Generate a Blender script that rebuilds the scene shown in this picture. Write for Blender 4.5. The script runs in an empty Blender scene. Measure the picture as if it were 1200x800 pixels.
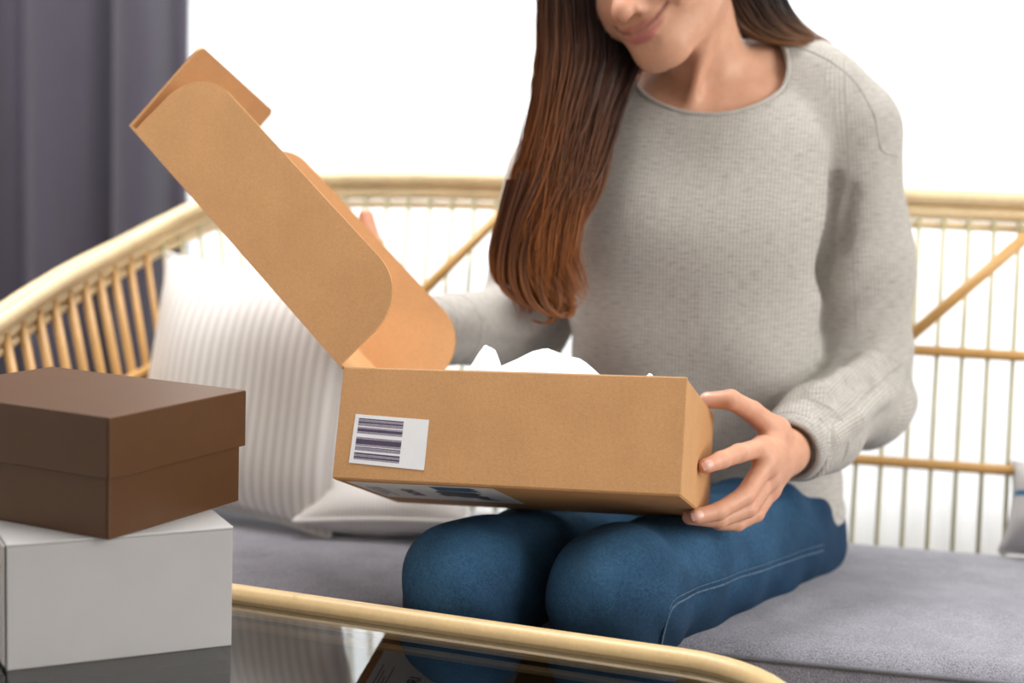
import bpy, bmesh, math, random
import numpy as np
from mathutils import Matrix, Vector

random.seed(7)
RNG = np.random.default_rng(11)
SC = bpy.context.scene
COL = SC.collection

# ------------------------------------------------------------------ camera
F_PX, CAM_H = 1800.0, 0.96
PITCH, ROLL = math.radians(7.0), math.radians(2.0)
CAM_R = np.array((Matrix.Rotation(math.pi / 2 - PITCH, 3, 'X') @ Matrix.Rotation(ROLL, 3, 'Z')))
CAM_P = np.array([0.0, 0.0, CAM_H])
cam_data = bpy.data.cameras.new('camera')
cam_data.sensor_width = 36.0
cam_data.lens = F_PX / 1200.0 * 36.0
cam_data.clip_start = 0.05
cam_data.dof.use_dof = True
cam_data.dof.focus_distance = 1.62
cam_data.dof.aperture_fstop = 2.2
cam = bpy.data.objects.new('camera', cam_data)
COL.objects.link(cam)
cam.matrix_world = Matrix.Translation(CAM_P) @ Matrix(CAM_R.tolist()).to_4x4()
SC.camera = cam

# ------------------------------------------------------------------ world, daylight, exposure
world = bpy.data.worlds.new('sky')
SC.world = world
world.use_nodes = True
world.node_tree.nodes['Background'].inputs[0].default_value = (1.0, 0.985, 0.96, 1)
world.node_tree.nodes['Background'].inputs[1].default_value = 0.26

def area_light(name, loc, target, sx, sy, power, color=(1, 1, 1)):
    d = bpy.data.lights.new(name, 'AREA')
    d.shape = 'RECTANGLE'; d.size = sx; d.size_y = sy; d.energy = power; d.color = color
    o = bpy.data.objects.new(name, d); COL.objects.link(o)
    o.location = loc
    o.rotation_euler = (Vector(target) - Vector(loc)).to_track_quat('-Z', 'Y').to_euler()
    return o
area_light('daylight_back_window', (0.7, 4.1, 1.7), (0.6, 2.0, 0.9), 4.2, 2.6, 165, (0.97, 0.99, 1.0))
area_light('daylight_side_window', (2.9, 0.1, 1.7), (0.1, 1.75, 0.7), 2.2, 1.8, 64, (1.0, 0.97, 0.93))
area_light('added_top_fill', (-0.45, 2.1, 2.55), (-0.35, 2.0, 0.0), 1.3, 1.2, 42, (1.0, 0.98, 0.96))  # added overhead fill lamp: brightens the seat, deepens shade under the carton

vs = SC.view_settings
vs.view_transform = 'Standard'; vs.look = 'None'; vs.gamma = 1.0; vs.use_curve_mapping = False
vs.exposure = 0.64

# ------------------------------------------------------------------ pixel-to-place helpers (photo 1200 x 800)
def ray(px, py):
    return CAM_R @ np.array([(px - 600) / F_PX, -(py - 400) / F_PX, -1.0])
def P(px, py, Y):
    d = ray(px, py); return CAM_P + d * (Y / d[1])
def Q(px, py, z):
    d = ray(px, py); return CAM_P + d * ((z - CAM_H) / d[2])
def on_plane(px, py, pt, n):
    d = ray(px, py); return CAM_P + d * (np.dot(np.asarray(pt) - CAM_P, n) / np.dot(d, n))
def unit(v):
    v = np.asarray(v, float); return v / np.linalg.norm(v)
def V3(*a): return np.array(a, float)

def spline(pts, n):
    """Catmull-Rom through the rows of pts, n samples."""
    p = np.asarray(pts, float)
    p = np.vstack([2 * p[0] - p[1], p, 2 * p[-1] - p[-2]])
    m = len(p) - 3
    t = np.linspace(0, m, n); i = np.clip(t.astype(int), 0, m - 1); u = (t - i)[:, None]
    a, b, c, d = p[i], p[i + 1], p[i + 2], p[i + 3]
    return .5 * (2 * b + (c - a) * u + (2 * a - 5 * b + 4 * c - d) * u ** 2 + (3 * b - a - 3 * c + d) * u ** 3)

# ------------------------------------------------------------------ materials
def new_mat(name):
    m = bpy.data.materials.new(name); m.use_nodes = True
    nt = m.node_tree
    return m, nt, nt.nodes['Principled BSDF']
def nd(nt, typ, **kw):
    n = nt.nodes.new(typ)
    for k, v in kw.items():
        if k.startswith('i_'):
            n.inputs[k[2:].replace('_', ' ')].default_value = v
        else:
            setattr(n, k, v)
    return n
def mathn(nt, op, a, b=None, c=None):
    n = nt.nodes.new('ShaderNodeMath'); n.operation = op
    for i, x in enumerate((a, b, c)):
        if x is None: continue
        if isinstance(x, (int, float)): n.inputs[i].default_value = x
        else: nt.links.new(x, n.inputs[i])
    return n.outputs[0]
def ramp(nt, fac, stops):
    r = nt.nodes.new('ShaderNodeValToRGB'); e = r.color_ramp.elements
    while len(e) < len(stops): e.new(0.5)
    for el, (p, c) in zip(e, stops):
        el.position = p; el.color = tuple(c) + (1,)
    nt.links.new(fac, r.inputs[0]); return r.outputs[0]
def noise(nt, vec, scale, detail=3, rough=.55):
    n = nt.nodes.new('ShaderNodeTexNoise')
    n.inputs['Scale'].default_value = scale; n.inputs['Detail'].default_value = detail; n.inputs['Roughness'].default_value = rough
    if vec is not None: nt.links.new(vec, n.inputs['Vector'])
    return n.outputs['Fac']
def coords(nt, scale=(1, 1, 1), rot=(0, 0, 0), kind='Object'):
    t = nt.nodes.new('ShaderNodeTexCoord'); m = nt.nodes.new('ShaderNodeMapping')
    m.inputs['Scale'].default_value = scale; m.inputs['Rotation'].default_value = rot
    nt.links.new(t.outputs[kind], m.inputs['Vector']); return m.outputs[0]
def bump(nt, bs, h, strength, dist):
    b = nt.nodes.new('ShaderNodeBump'); b.inputs['Strength'].default_value = strength; b.inputs['Distance'].default_value = dist
    nt.links.new(h, b.inputs['Height']); nt.links.new(b.outputs[0], bs.inputs['Normal'])
def simple(name, c, rough=.6, spec=.5, var=.12, nscale=60, bstr=0.0, bdist=.001, bscale=300):
    m, nt, bs = new_mat(name)
    v = coords(nt)
    f = noise(nt, v, nscale, 4)
    c = np.array(c)
    col = ramp(nt, f, [(.3, np.clip(c * (1 - var), 0, 1)), (.7, np.clip(c * (1 + var), 0, 1))])
    nt.links.new(col, bs.inputs['Base Color'])
    bs.inputs['Roughness'].default_value = rough; bs.inputs['Specular IOR Level'].default_value = spec
    if bstr: bump(nt, bs, noise(nt, v, bscale, 3), bstr, bdist)
    return m

def cardboard(name, c, rot, dark=.86):
    """kraft board: fibre speckle, faint flute lines"""
    m, nt, bs = new_mat(name)
    v = coords(nt)
    c = np.array(c)
    f1 = noise(nt, v, 420, 3, .7); f2 = noise(nt, v, 14, 4)
    base = ramp(nt, f1, [(.25, c * dark), (.55, c), (.8, np.clip(c * 1.12, 0, 1))])
    blot = ramp(nt, f2, [(.3, (.93, .93, .93)), (.7, (1.05, 1.05, 1.05))])
    mx = nd(nt, 'ShaderNodeMix', data_type='RGBA', blend_type='MULTIPLY'); mx.inputs[0].default_value = 1
    nt.links.new(base, mx.inputs[6]); nt.links.new(blot, mx.inputs[7])
    nt.links.new(mx.outputs[2], bs.inputs['Base Color'])
    bs.inputs['Roughness'].default_value = .72; bs.inputs['Specular IOR Level'].default_value = .25
    w = nd(nt, 'ShaderNodeTexWave'); w.inputs['Scale'].default_value = 45; w.inputs['Distortion'].default_value = .3
    nt.links.new(coords(nt, rot=rot), w.inputs['Vector'])
    h = mathn(nt, 'ADD', mathn(nt, 'MULTIPLY', w.outputs['Fac'], .18), mathn(nt, 'MULTIPLY', f1, .5))
    bump(nt, bs, h, .25, .0006)
    return m

M = {}
M['kraft'] = cardboard('kraft_cardboard', (.56, .305, .135), (0, .04, -.26))
M['kraft_in'] = cardboard('kraft_cardboard_inside', (.53, .29, .13), (0, 0, 0))
M['board_edge'] = simple('corrugated_edge', (.60, .42, .25), .8, .2, .3, 900)
M['brown'] = simple('brown_carton', (.085, .034, .009), .5, .15, .06, 40, .05, .0003, 500)
M['brown'].node_tree.nodes['Principled BSDF'].inputs['Coat Weight'].default_value = .6
M['brown'].node_tree.nodes['Principled BSDF'].inputs['Coat IOR'].default_value = 1.5
M['brown'].node_tree.nodes['Principled BSDF'].inputs['Coat Roughness'].default_value = .42
M['white_card'] = simple('white_carton', (.42, .412, .41), .5, .4, .02, 20, .05, .0004, 500)
M['label'] = simple('white_label_paper', (.80, .81, .83), .45, .4, .02, 50)
M['ink'] = simple('label_ink', (.085, .065, .11), .5, .3, .25, 500)
M['ink_grey'] = simple('label_ink_faded', (.30, .26, .34), .5, .3, .2, 500)
M['ink_blue'] = simple('label_ink_blue', (.02, .09, .19), .45, .3, .5, 60)
M['ink_black'] = simple('label_ink_black', (.012, .013, .018), .45, .3, .3, 60)
M['ceiling'] = simple('white_ceiling_paint', (.8, .8, .78), .9, .2, .02, 5)
M['wall'] = simple('white_wall_paint', (.78, .77, .75), .85, .2, .02, 5, .1, .001, 80)

def rattan(name, c, var=.25):
    m, nt, bs = new_mat(name)
    v = coords(nt)
    c = np.array(c)
    f = noise(nt, v, 24, 5, .6); g = noise(nt, v, 190, 3, .6)
    mix = mathn(nt, 'ADD', mathn(nt, 'MULTIPLY', f, .6), mathn(nt, 'MULTIPLY', g, .4))
    col = ramp(nt, mix, [(.22, c * (.55, .42, .3)), (.36, c * (1 - var * .5)), (.55, c), (.75, np.clip(c * 1.12, 0, 1))])
    nt.links.new(col, bs.inputs['Base Color'])
    bs.inputs['Roughness'].default_value = .38; bs.inputs['Specular IOR Level'].default_value = .5
    bump(nt, bs, g, .2, .0008)
    return m
M['rattan'] = rattan('pale_rattan', (.84, .66, .40))
M['rattan_dark'] = rattan('honey_rattan', (.58, .33, .11))
M['slat'] = rattan('olive_rattan_slat', (.50, .46, .27))
M['bamboo'] = rattan('pale_bamboo', (.74, .53, .27), .2)

def cloth(name, c, scale=900, var=.25, bstr=.35, bdist=.001, rough=.95, sheen=.2, fleck=.0):
    """woven fabric: crossed thread waves with melange noise"""
    m, nt, bs = new_mat(name)
    c = np.array(c)
    v = coords(nt)
    f = noise(nt, v, scale, 2, .7); g = noise(nt, v, 22, 4)
    mix = mathn(nt, 'ADD', mathn(nt, 'MULTIPLY', f, .75), mathn(nt, 'MULTIPLY', g, .25))
    col = ramp(nt, mix, [(.3, c * (1 - var)), (.5, c), (.7, np.clip(c * (1 + var), 0, 1))])
    nt.links.new(col, bs.inputs['Base Color'])
    bs.inputs['Roughness'].default_value = rough; bs.inputs['Specular IOR Level'].default_value = .15
    bs.inputs['Sheen Weight'].default_value = sheen
    bump(nt, bs, f, bstr, bdist)
    return m
M['seat_cloth'] = cloth('grey_seat_fabric', (.27, .27, .315), 480, .5, .5, .0015)
M['piping'] = cloth('grey_piping', (.15, .15, .17), 700, .3)
M['dark_curtain'] = cloth('dark_plum_curtain_fabric', (.060, .055, .075), 500, .15, .2, .001, .55, .3)
def curtain_light(m):
    nt = m.node_tree; bs = nt.nodes['Principled BSDF']; out = nt.nodes['Material Output']
    tl = nd(nt, 'ShaderNodeBsdfTranslucent'); tl.inputs[0].default_value = (.20, .17, .22, 1)
    mx = nd(nt, 'ShaderNodeMixShader'); mx.inputs[0].default_value = .24
    nt.links.new(bs.outputs[0], mx.inputs[1]); nt.links.new(tl.outputs[0], mx.inputs[2]); nt.links.new(mx.outputs[0], out.inputs[0])
curtain_light(M['dark_curtain'])

def striped(name, base, line, freq, axis=0, duty=.5, extra=None):
    """pillow cloth: stripes across the UV plane"""
    m, nt, bs = new_mat(name)
    uv = nd(nt, 'ShaderNodeUVMap'); sp = nd(nt, 'ShaderNodeSeparateXYZ')
    nt.links.new(uv.outputs[0], sp.inputs[0])
    u = sp.outputs[axis]
    s = mathn(nt, 'SINE', mathn(nt, 'MULTIPLY', u, freq * 2 * math.pi))
    s = mathn(nt, 'ADD', mathn(nt, 'MULTIPLY', s, .5), .5)
    n1 = noise(nt, uv.outputs[0], 160, 3)
    s2 = mathn(nt, 'ADD', mathn(nt, 'MULTIPLY', s, .75), mathn(nt, 'MULTIPLY', n1, .25))
    col = ramp(nt, s2, [(.25, line), (.6, base)])
    if extra is not None:
        lo, hi, ec = extra
        a = mathn(nt, 'GREATER_THAN', sp.outputs[1], lo); b = mathn(nt, 'LESS_THAN', sp.outputs[1], hi)
        mx = nd(nt, 'ShaderNodeMix', data_type='RGBA')
        nt.links.new(mathn(nt, 'MULTIPLY', a, b), mx.inputs[0]); nt.links.new(col, mx.inputs[6])
        mx.inputs[7].default_value = tuple(ec) + (1,)
        col = mx.outputs[2]
    nt.links.new(col, bs.inputs['Base Color'])
    bs.inputs['Roughness'].default_value = .95; bs.inputs['Specular IOR Level'].default_value = .1
    bs.inputs['Sheen Weight'].default_value = .2
    bump(nt, bs, s2, .5, .002)
    return m
M['pillow'] = striped('cream_ribbed_pillow_cloth', (.84, .83, .82), (.68, .65, .635), 24)
M['pillow2'] = striped('cream_plain_pillow_cloth', (.74, .725, .71), (.68, .66, .65), 40)
M['pillow3'] = striped('blue_banded_pillow_cloth', (.56, .54, .54), (.50, .47, .47), 30, 0, .5, (.60, .66, (.03, .16, .30)))

def sheer_mat():
    m, nt, bs = new_mat('white_sheer_voile')
    out = nt.nodes['Material Output']
    nt.nodes.remove(bs)
    tl = nd(nt, 'ShaderNodeBsdfTranslucent'); df = nd(nt, 'ShaderNodeBsdfDiffuse'); tr = nd(nt, 'ShaderNodeBsdfTransparent')
    tl.inputs[0].default_value = (.95, .96, .97, 1); df.inputs[0].default_value = (.9, .9, .9, 1)
    v = coords(nt, (900, 1, 3))
    a = nd(nt, 'ShaderNodeMixShader'); a.inputs[0].default_value = .35
    nt.links.new(tl.outputs[0], a.inputs[1]); nt.links.new(df.outputs[0], a.inputs[2])
    b = nd(nt, 'ShaderNodeMixShader')
    nt.links.new(mathn(nt, 'MULTIPLY', noise(nt, v, 1, 2), .25), b.inputs[0])
    nt.links.new(a.outputs[0], b.inputs[1]); nt.links.new(tr.outputs[0], b.inputs[2])
    nt.links.new(b.outputs[0], out.inputs[0])
    return m
M['sheer'] = sheer_mat()

def glass_mat(name, tint=(.93, .97, .96), ior=1.5):
    m, nt, bs = new_mat(name)
    out = nt.nodes['Material Output']; nt.nodes.remove(bs)
    fr = nd(nt, 'ShaderNodeFresnel'); fr.inputs[0].default_value = ior
    tr = nd(nt, 'ShaderNodeBsdfTransparent'); tr.inputs[0].default_value = tuple(tint) + (1,)
    gl = nd(nt, 'ShaderNodeBsdfGlossy'); gl.inputs['Roughness'].default_value = 0.0
    mx = nd(nt, 'ShaderNodeMixShader')
    nt.links.new(fr.outputs[0], mx.inputs[0]); nt.links.new(tr.outputs[0], mx.inputs[1]); nt.links.new(gl.outputs[0], mx.inputs[2])
    nt.links.new(mx.outputs[0], out.inputs[0])
    return m
M['table_glass'] = glass_mat('smoked_table_glass', (.80, .79, .78), 2.6)
M['window_glass'] = glass_mat('window_glass', (.97, .98, .98), 1.45)

def floor_mat():
    m, nt, bs = new_mat('oak_floor_board')
    v = coords(nt, (1, 12, 1))
    f = noise(nt, v, 6, 5)
    nt.links.new(ramp(nt, f, [(.3, (.10, .065, .042)), (.7, (.16, .105, .07))]), bs.inputs['Base Color'])
    bs.inputs['Roughness'].default_value = .4
    return m
M['floor'] = floor_mat()
M['tissue'] = simple('white_tissue_paper', (.70, .71, .745), .6, .3, .02, 40)

def skin_mat():
    m, nt, bs = new_mat('skin')
    at = nd(nt, 'ShaderNodeAttribute', attribute_name='tint')
    v = coords(nt)
    f = noise(nt, v, 60, 4)
    nz = ramp(nt, f, [(.3, (.93, .90, .88)), (.7, (1.05, 1.05, 1.05))])
    mx = nd(nt, 'ShaderNodeMix', data_type='RGBA', blend_type='MULTIPLY'); mx.inputs[0].default_value = 1
    nt.links.new(at.outputs['Color'], mx.inputs[6]); nt.links.new(nz, mx.inputs[7])
    nt.links.new(mx.outputs[2], bs.inputs['Base Color'])
    bs.inputs['Roughness'].default_value = .45; bs.inputs['Specular IOR Level'].default_value = .4
    bs.inputs['Subsurface Weight'].default_value = .25
    bs.inputs['Subsurface Radius'].default_value = (.012, .005, .003)
    bs.inputs['Subsurface Scale'].default_value = 1.0
    bump(nt, bs, noise(nt, v, 500, 3), .08, .0005)
    return m
M['skin'] = skin_mat()
M['nail'] = simple('fingernail', (.74, .44, .36), .25, .5, .03, 50)

def sweater_mat(name, c, wf=1.0):
    m, nt, bs = new_mat(name)
    at = nd(nt, 'ShaderNodeAttribute', attribute_name='knit'); sp = nd(nt, 'ShaderNodeSeparateXYZ')
    nt.links.new(at.outputs['Vector'], sp.inputs[0])
    # waffle rib: vertical cords crossed by weaker courses, both broken up by noise
    rib = mathn(nt, 'SINE', mathn(nt, 'MULTIPLY', sp.outputs[0], 2 * math.pi / .0044))
    crs = mathn(nt, 'SINE', mathn(nt, 'MULTIPLY', sp.outputs[1], 2 * math.pi / .0056))
    rib = mathn(nt, 'ADD', mathn(nt, 'MULTIPLY', rib, .5), .5); crs = mathn(nt, 'ADD', mathn(nt, 'MULTIPLY', crs, .5), .5)
    mpa = nd(nt, 'ShaderNodeMapping'); mpa.inputs['Scale'].default_value = (70, 420, 70)
    nt.links.new(at.outputs['Vector'], mpa.inputs[0])
    fl = noise(nt, mpa.outputs[0], 1, 4, .65)
    v = coords(nt)
    fz = noise(nt, v, 1100, 2, .7); big = noise(nt, v, 9, 3)
    h = mathn(nt, 'ADD', mathn(nt, 'MULTIPLY', rib, .6 * wf), mathn(nt, 'MULTIPLY', crs, .12 * wf))
    h = mathn(nt, 'ADD', h, mathn(nt, 'MULTIPLY', fz, .5))
    c = np.array(c)
    flc = ramp(nt, fl, [(.26, c * .36), (.37, c * .80), (.55, c), (.8, np.clip(c * 1.14, 0, 1))])
    cord = ramp(nt, h, [(.15, (.74, .735, .73)), (.8, (1.07, 1.07, 1.07))])
    mx = nd(nt, 'ShaderNodeMix', data_type='RGBA', blend_type='MULTIPLY'); mx.inputs[0].default_value = 1
    nt.links.new(flc, mx.inputs[6]); nt.links.new(cord, mx.inputs[7])
    nt.links.new(mx.outputs[2], bs.inputs['Base Color'])
    bs.inputs['Roughness'].default_value = 1.0; bs.inputs['Specular IOR Level'].default_value = .08
    bs.inputs['Sheen Weight'].default_value = .08; bs.inputs['Sheen Roughness'].default_value = .5
    bump(nt, bs, h, .45, .0012)
    return m
M['sweater'] = sweater_mat('oatmeal_melange_knit', (.50, .475, .44))
M['sweater_rib'] = sweater_mat('oatmeal_melange_rib', (.53, .505, .475), .5)

def denim_mat():
    m, nt, bs = new_mat('blue_washed_denim')
    at = nd(nt, 'ShaderNodeAttribute', attribute_name='thigh_tone')
    v = coords(nt)
    f = noise(nt, v, 1000, 2, .75); g = noise(nt, v, 260, 3, .6); big = noise(nt, v, 16, 4)
    w = mathn(nt, 'ADD', mathn(nt, 'MULTIPLY', at.outputs['Fac'], .7), mathn(nt, 'MULTIPLY', big, .35))
    mix = mathn(nt, 'ADD', mathn(nt, 'MULTIPLY', w, .62), mathn(nt, 'ADD', mathn(nt, 'MULTIPLY', f, .30), mathn(nt, 'MULTIPLY', g, .15)))
    col = ramp(nt, mix, [(.30, (.005, .012, .026)), (.48, (.014, .045, .095)), (.62, (.040, .115, .215)), (.82, (.14, .26, .40))])
    nt.links.new(col, bs.inputs['Base Color'])
    bs.inputs['Roughness'].default_value = .85; bs.inputs['Specular IOR Level'].default_value = .2
    bump(nt, bs, mathn(nt, 'ADD', mathn(nt, 'MULTIPLY', f, .6), mathn(nt, 'MULTIPLY', g, .6)), .5, .0012)
    return m
M['denim'] = denim_mat()
M['thread'] = simple('denim_seam_thread', (.07, .12, .18), .8, .2, .4, 300)
M['rip'] = simple('frayed_white_threads', (.55, .52, .52), .9, .1, .2, 300)

def hair_mat():
    m, nt, bs = new_mat('brown_hair')
    at = nd(nt, 'ShaderNodeAttribute', attribute_name='shade')
    nt.links.new(at.outputs['Color'], bs.inputs['Base Color'])
    bs.inputs['Roughness'].default_value = .38; bs.inputs['Specular IOR Level'].default_value = .32
    bs.inputs['Coat Weight'].default_value = .15; bs.inputs['Coat Roughness'].default_value = .25
    return m
M['hair'] = hair_mat()
M['charcoal'] = cloth('charcoal_pocket_cloth', (.03, .032, .036), 600, .3)

# ------------------------------------------------------------------ object helpers
WORLD_LOC = {}
def add(name, verts, faces, mat, parent=None, smooth=False, loc=None, attrs=None, uvs=None):
    """verts in world metres; stored relative to the parent's base (or loc)."""
    verts = np.asarray(verts, float)
    me = bpy.data.meshes.new(name)
    if parent is not None:
        base = WORLD_LOC[parent.name]
    else:
        base = np.array(loc if loc is not None else (0, 0, 0), float)
    me.from_pydata((verts - base).tolist(), [], faces if isinstance(faces, list) else faces.tolist())
    me.validate(); me.update()
    if smooth: me.polygons.foreach_set('use_smooth', [True] * len(me.polygons))
    if mat is not None: me.materials.append(mat)
    for an, (typ, dat) in (attrs or {}).items():
        a = me.attributes.new(an, typ, 'POINT')
        a.data.foreach_set({'FLOAT': 'value', 'FLOAT_VECTOR': 'vector', 'FLOAT_COLOR': 'color'}[typ], np.asarray(dat, np.float32).ravel())
    if uvs is not None:
        l = me.uv_layers.new(name='UVMap'); vi = np.zeros(len(me.loops), int); me.loops.foreach_get('vertex_index', vi)
        l.data.foreach_set('uv', np.asarray(uvs, np.float32)[vi].ravel())
    o = bpy.data.objects.new(name, me); COL.objects.link(o)
    if parent is not None:
        o.parent = parent; WORLD_LOC[o.name] = base
    else:
        o.location = base; WORLD_LOC[o.name] = base
    return o
def empty(name, loc):
    o = bpy.data.objects.new(name, None); COL.objects.link(o); o.location = loc
    o.empty_display_size = .05
    WORLD_LOC[o.name] = np.array(loc, float); return o
def tag(o, label, cat, group=None):
    o['label'] = label; o['category'] = cat
    if group: o['group'] = group
    return o
def struct(o, label=None, cat=None):
    o['kind'] = 'structure'
    if label: o['label'] = label
    if cat: o['category'] = cat
    return o

def tube(path, r, n=10, closed=False, flat=1.0, upv=None):
    """swept tube; r scalar or per point; returns verts, faces"""
    p = np.asarray(path, float); m = len(p)
    r = np.broadcast_to(np.asarray(r, float), (m,))
    if closed: t = np.roll(p, -1, 0) - np.roll(p, 1, 0)
    else: t = np.gradient(p, axis=0)
    t /= np.linalg.norm(t, axis=1)[:, None] + 1e-12
    u = np.array([0, 0, 1.0]) if upv is None else np.asarray(upv, float)
    if upv is None and abs(t[0] @ u) > .9: u = np.array([0, 1.0, 0])
    N = []
    for i in range(m):
        u = u - t[i] * (u @ t[i]); u = u / (np.linalg.norm(u) + 1e-12); N.append(u)
    N = np.array(N); B = np.cross(t, N)
    a = np.linspace(0, 2 * math.pi, n, endpoint=False)
    v = (p[:, None] + r[:, None, None] * (np.cos(a)[None, :, None] * N[:, None] + flat * np.sin(a)[None, :, None] * B[:, None])).reshape(-1, 3)
    f = []
    for i in range(m if closed else m - 1):
        j = (i + 1) % m
        for k in range(n):
            l = (k + 1) % n
            f.append([i * n + k, i * n + l, j * n + l, j * n + k])
    if not closed:
        f.append(list(range(n))[::-1]); f.append([(m - 1) * n + k for k in range(n)])
    return v, f
def join(parts):
    vs, fs, o = [], [], 0
    for v, f in parts:
        vs.append(np.asarray(v)); fs += [[i + o for i in q] for q in f]; o += len(v)
    return np.vstack(vs), fs
def rbox(center, ax, ay, az, sx, sy, sz, bev=.003, seg=2):
    """bevelled box along axes ax, ay, az with full sizes"""
    bm = bmesh.new(); bmesh.ops.create_cube(bm, size=1)
    for v in bm.verts: v.co = Vector((v.co.x * sx, v.co.y * sy, v.co.z * sz))
    if bev: bmesh.ops.bevel(bm, geom=bm.edges[:], offset=bev, segments=seg, affect='EDGES', profile=.5)
    bm.verts.index_update()
    v = np.array([v.co[:] for v in bm.verts]); f = [[q.index for q in fc.verts] for fc in bm.faces]
    bm.free()
    A = np.array([ax, ay, az], float)
    return np.asarray(center) + v @ A, f
def panel(outline, o, e1, e2, th):
    """extruded 2-D outline (counter-clockwise in e1,e2), thickness th along e1 x e2"""
    o, e1, e2 = map(np.asarray, (o, e1, e2)); n = np.cross(e1, e2)
    k = len(outline)
    a = np.array([o + e1 * x + e2 * y for x, y in outline]); b = a + n * th
    v = np.vstack([a, b])
    f = [list(range(k))[::-1], [k + i for i in range(k)]] + [[i, (i + 1) % k, k + (i + 1) % k, k + i] for i in range(k)]
    return v, f
def rrect(x0, y0, x1, y1, radii, n=7):
    """rounded rectangle outline, radii for corners (x0y0, x1y0, x1y1, x0y1)"""
    out = []
    for (cx, cy, r, a0) in ((x0, y0, radii[0], 180), (x1, y0, radii[1], 270), (x1, y1, radii[2], 0), (x0, y1, radii[3], 90)):
        sx = cx + (r if cx == x0 else -r); sy = cy + (r if cy == y0 else -r)
        if r <= 1e-6: out.append((cx, cy)); continue
        for k in range(n):
            a = math.radians(a0 + 90 * k / (n - 1)); out.append((sx + r * math.cos(a), sy + r * math.sin(a)))
    return out

# ------------------------------------------------------------------ signed-distance modelling
def cap(p, a, b, ra, rb):
    a = np.asarray(a, np.float32); ba = np.asarray(b, np.float32) - a
    pa = p - a
    h = np.clip(pa @ ba / np.float32(ba @ ba + 1e-9), 0, 1)
    return np.sqrt(((pa - h[:, None] * ba) ** 2).sum(1)) - (ra + (rb - ra) * h)
def ell(p, c, r, R=None):
    q = p - np.asarray(c, np.float32)
    if R is not None: q = q @ np.asarray(R, np.float32)
    r = np.asarray(r, np.float32)
    k0 = np.sqrt(((q / r) ** 2).sum(1)); k1 = np.sqrt(((q / (r * r)) ** 2).sum(1)) + 1e-9
    return k0 * (k0 - 1) / k1
def smin(a, b, k):
    h = np.clip(.5 + .5 * (b - a) / k, 0, 1)
    return b + (a - b) * h - k * h * (1 - h)
def smax(a, b, k): return -smin(-a, -b, k)
def surfnets(fn, lo, hi, h, newton=2):
    lo = np.asarray(lo, float); hi = np.asarray(hi, float)
    nb = np.ceil((hi - lo) / (4 * h)).astype(int)
    g = np.stack(np.meshgrid(*[np.arange(n) for n in nb], indexing='ij'), -1).reshape(-1, 3)
    cc = (lo + (g * 4 + 1.5) * h).astype(np.float32)
    fc = fn(cc).astype(np.float32)
    f = fc.reshape(nb).repeat(4, 0).repeat(4, 1).repeat(4, 2)
    act = g[np.abs(fc) < 6.5 * h]
    sub = np.stack(np.meshgrid(*[np.arange(4)] * 3, indexing='ij'), -1).reshape(-1, 3)
    idx = (act[:, None] * 4 + sub[None]).reshape(-1, 3)
    val = np.empty(len(idx), np.float32)
    for s in range(0, len(idx), 400000):
        val[s:s + 400000] = fn((lo + idx[s:s + 400000] * h).astype(np.float32))
    f[idx[:, 0], idx[:, 1], idx[:, 2]] = val
    s = f < 0
    c = np.zeros(np.array(s.shape) - 1, np.uint8)
    for dx in (0, 1):
        for dy in (0, 1):
            for dz in (0, 1):
                c += s[dx:s.shape[0] - 1 + dx, dy:s.shape[1] - 1 + dy, dz:s.shape[2] - 1 + dz]
    cells = np.argwhere((c > 0) & (c < 8))
    vid = np.full(c.shape, -1, np.int32); vid[tuple(cells.T)] = np.arange(len(cells))
    acc = np.zeros((len(cells), 3)); cnt = np.zeros(len(cells))
    cor = [(a, b, d) for a in (0, 1) for b in (0, 1) for d in (0, 1)]
    for A in cor:
        for ax in range(3):
            if A[ax]: continue
            B = list(A); B[ax] = 1
            fa = f[tuple((cells + A).T)]; fb = f[tuple((cells + B).T)]
            m = (fa < 0) != (fb < 0)
            t = np.where(m, fa / np.where(m, fa - fb, 1), 0)
            pt = np.array(A, float)[None] + t[:, None] * (np.array(B) - np.array(A))
            acc[m] += pt[m]; cnt[m] += 1
    v = lo + (cells + acc / cnt[:, None]) * h
    quads = []
    for ax in range(3):
        o1, o2 = (ax + 1) % 3, (ax + 2) % 3
        sl0 = [slice(None)] * 3; sl1 = [slice(None)] * 3
        sl0[ax] = slice(0, -1); sl1[ax] = slice(1, None)
        d = s[tuple(sl0)] != s[tuple(sl1)]
        e = np.argwhere(d)
        e = e[(e[:, o1] > 0) & (e[:, o2] > 0) & (e[:, o1] < c.shape[o1]) & (e[:, o2] < c.shape[o2])]
        u1 = np.zeros(3, int); u1[o1] = 1; u2 = np.zeros(3, int); u2[o2] = 1
        q = np.stack([vid[tuple((e - u1 - u2).T)], vid[tuple((e - u2).T)], vid[tuple(e.T)], vid[tuple((e - u1).T)]], 1)
        ins = s[tuple(e.T)]
        q[~ins] = q[~ins][:, ::-1]
        quads.append(q)
    q = np.vstack(quads); q = q[(q >= 0).all(1)]
    for _ in range(newton):
        v32 = v.astype(np.float32); e = np.float32(h * .35)
        f0 = fn(v32)
        gr = np.stack([fn(v32 + np.eye(3, dtype=np.float32)[i] * e) - fn(v32 - np.eye(3, dtype=np.float32)[i] * e) for i in range(3)], 1) / (2 * e)
        gn = (gr ** 2).sum(1) + 1e-6
        st = -(f0 / gn)[:, None] * gr
        ln = np.linalg.norm(st, axis=1)[:, None]
        v = v + st * np.minimum(1, h * .6 / (ln + 1e-9))
    return v, q
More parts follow.
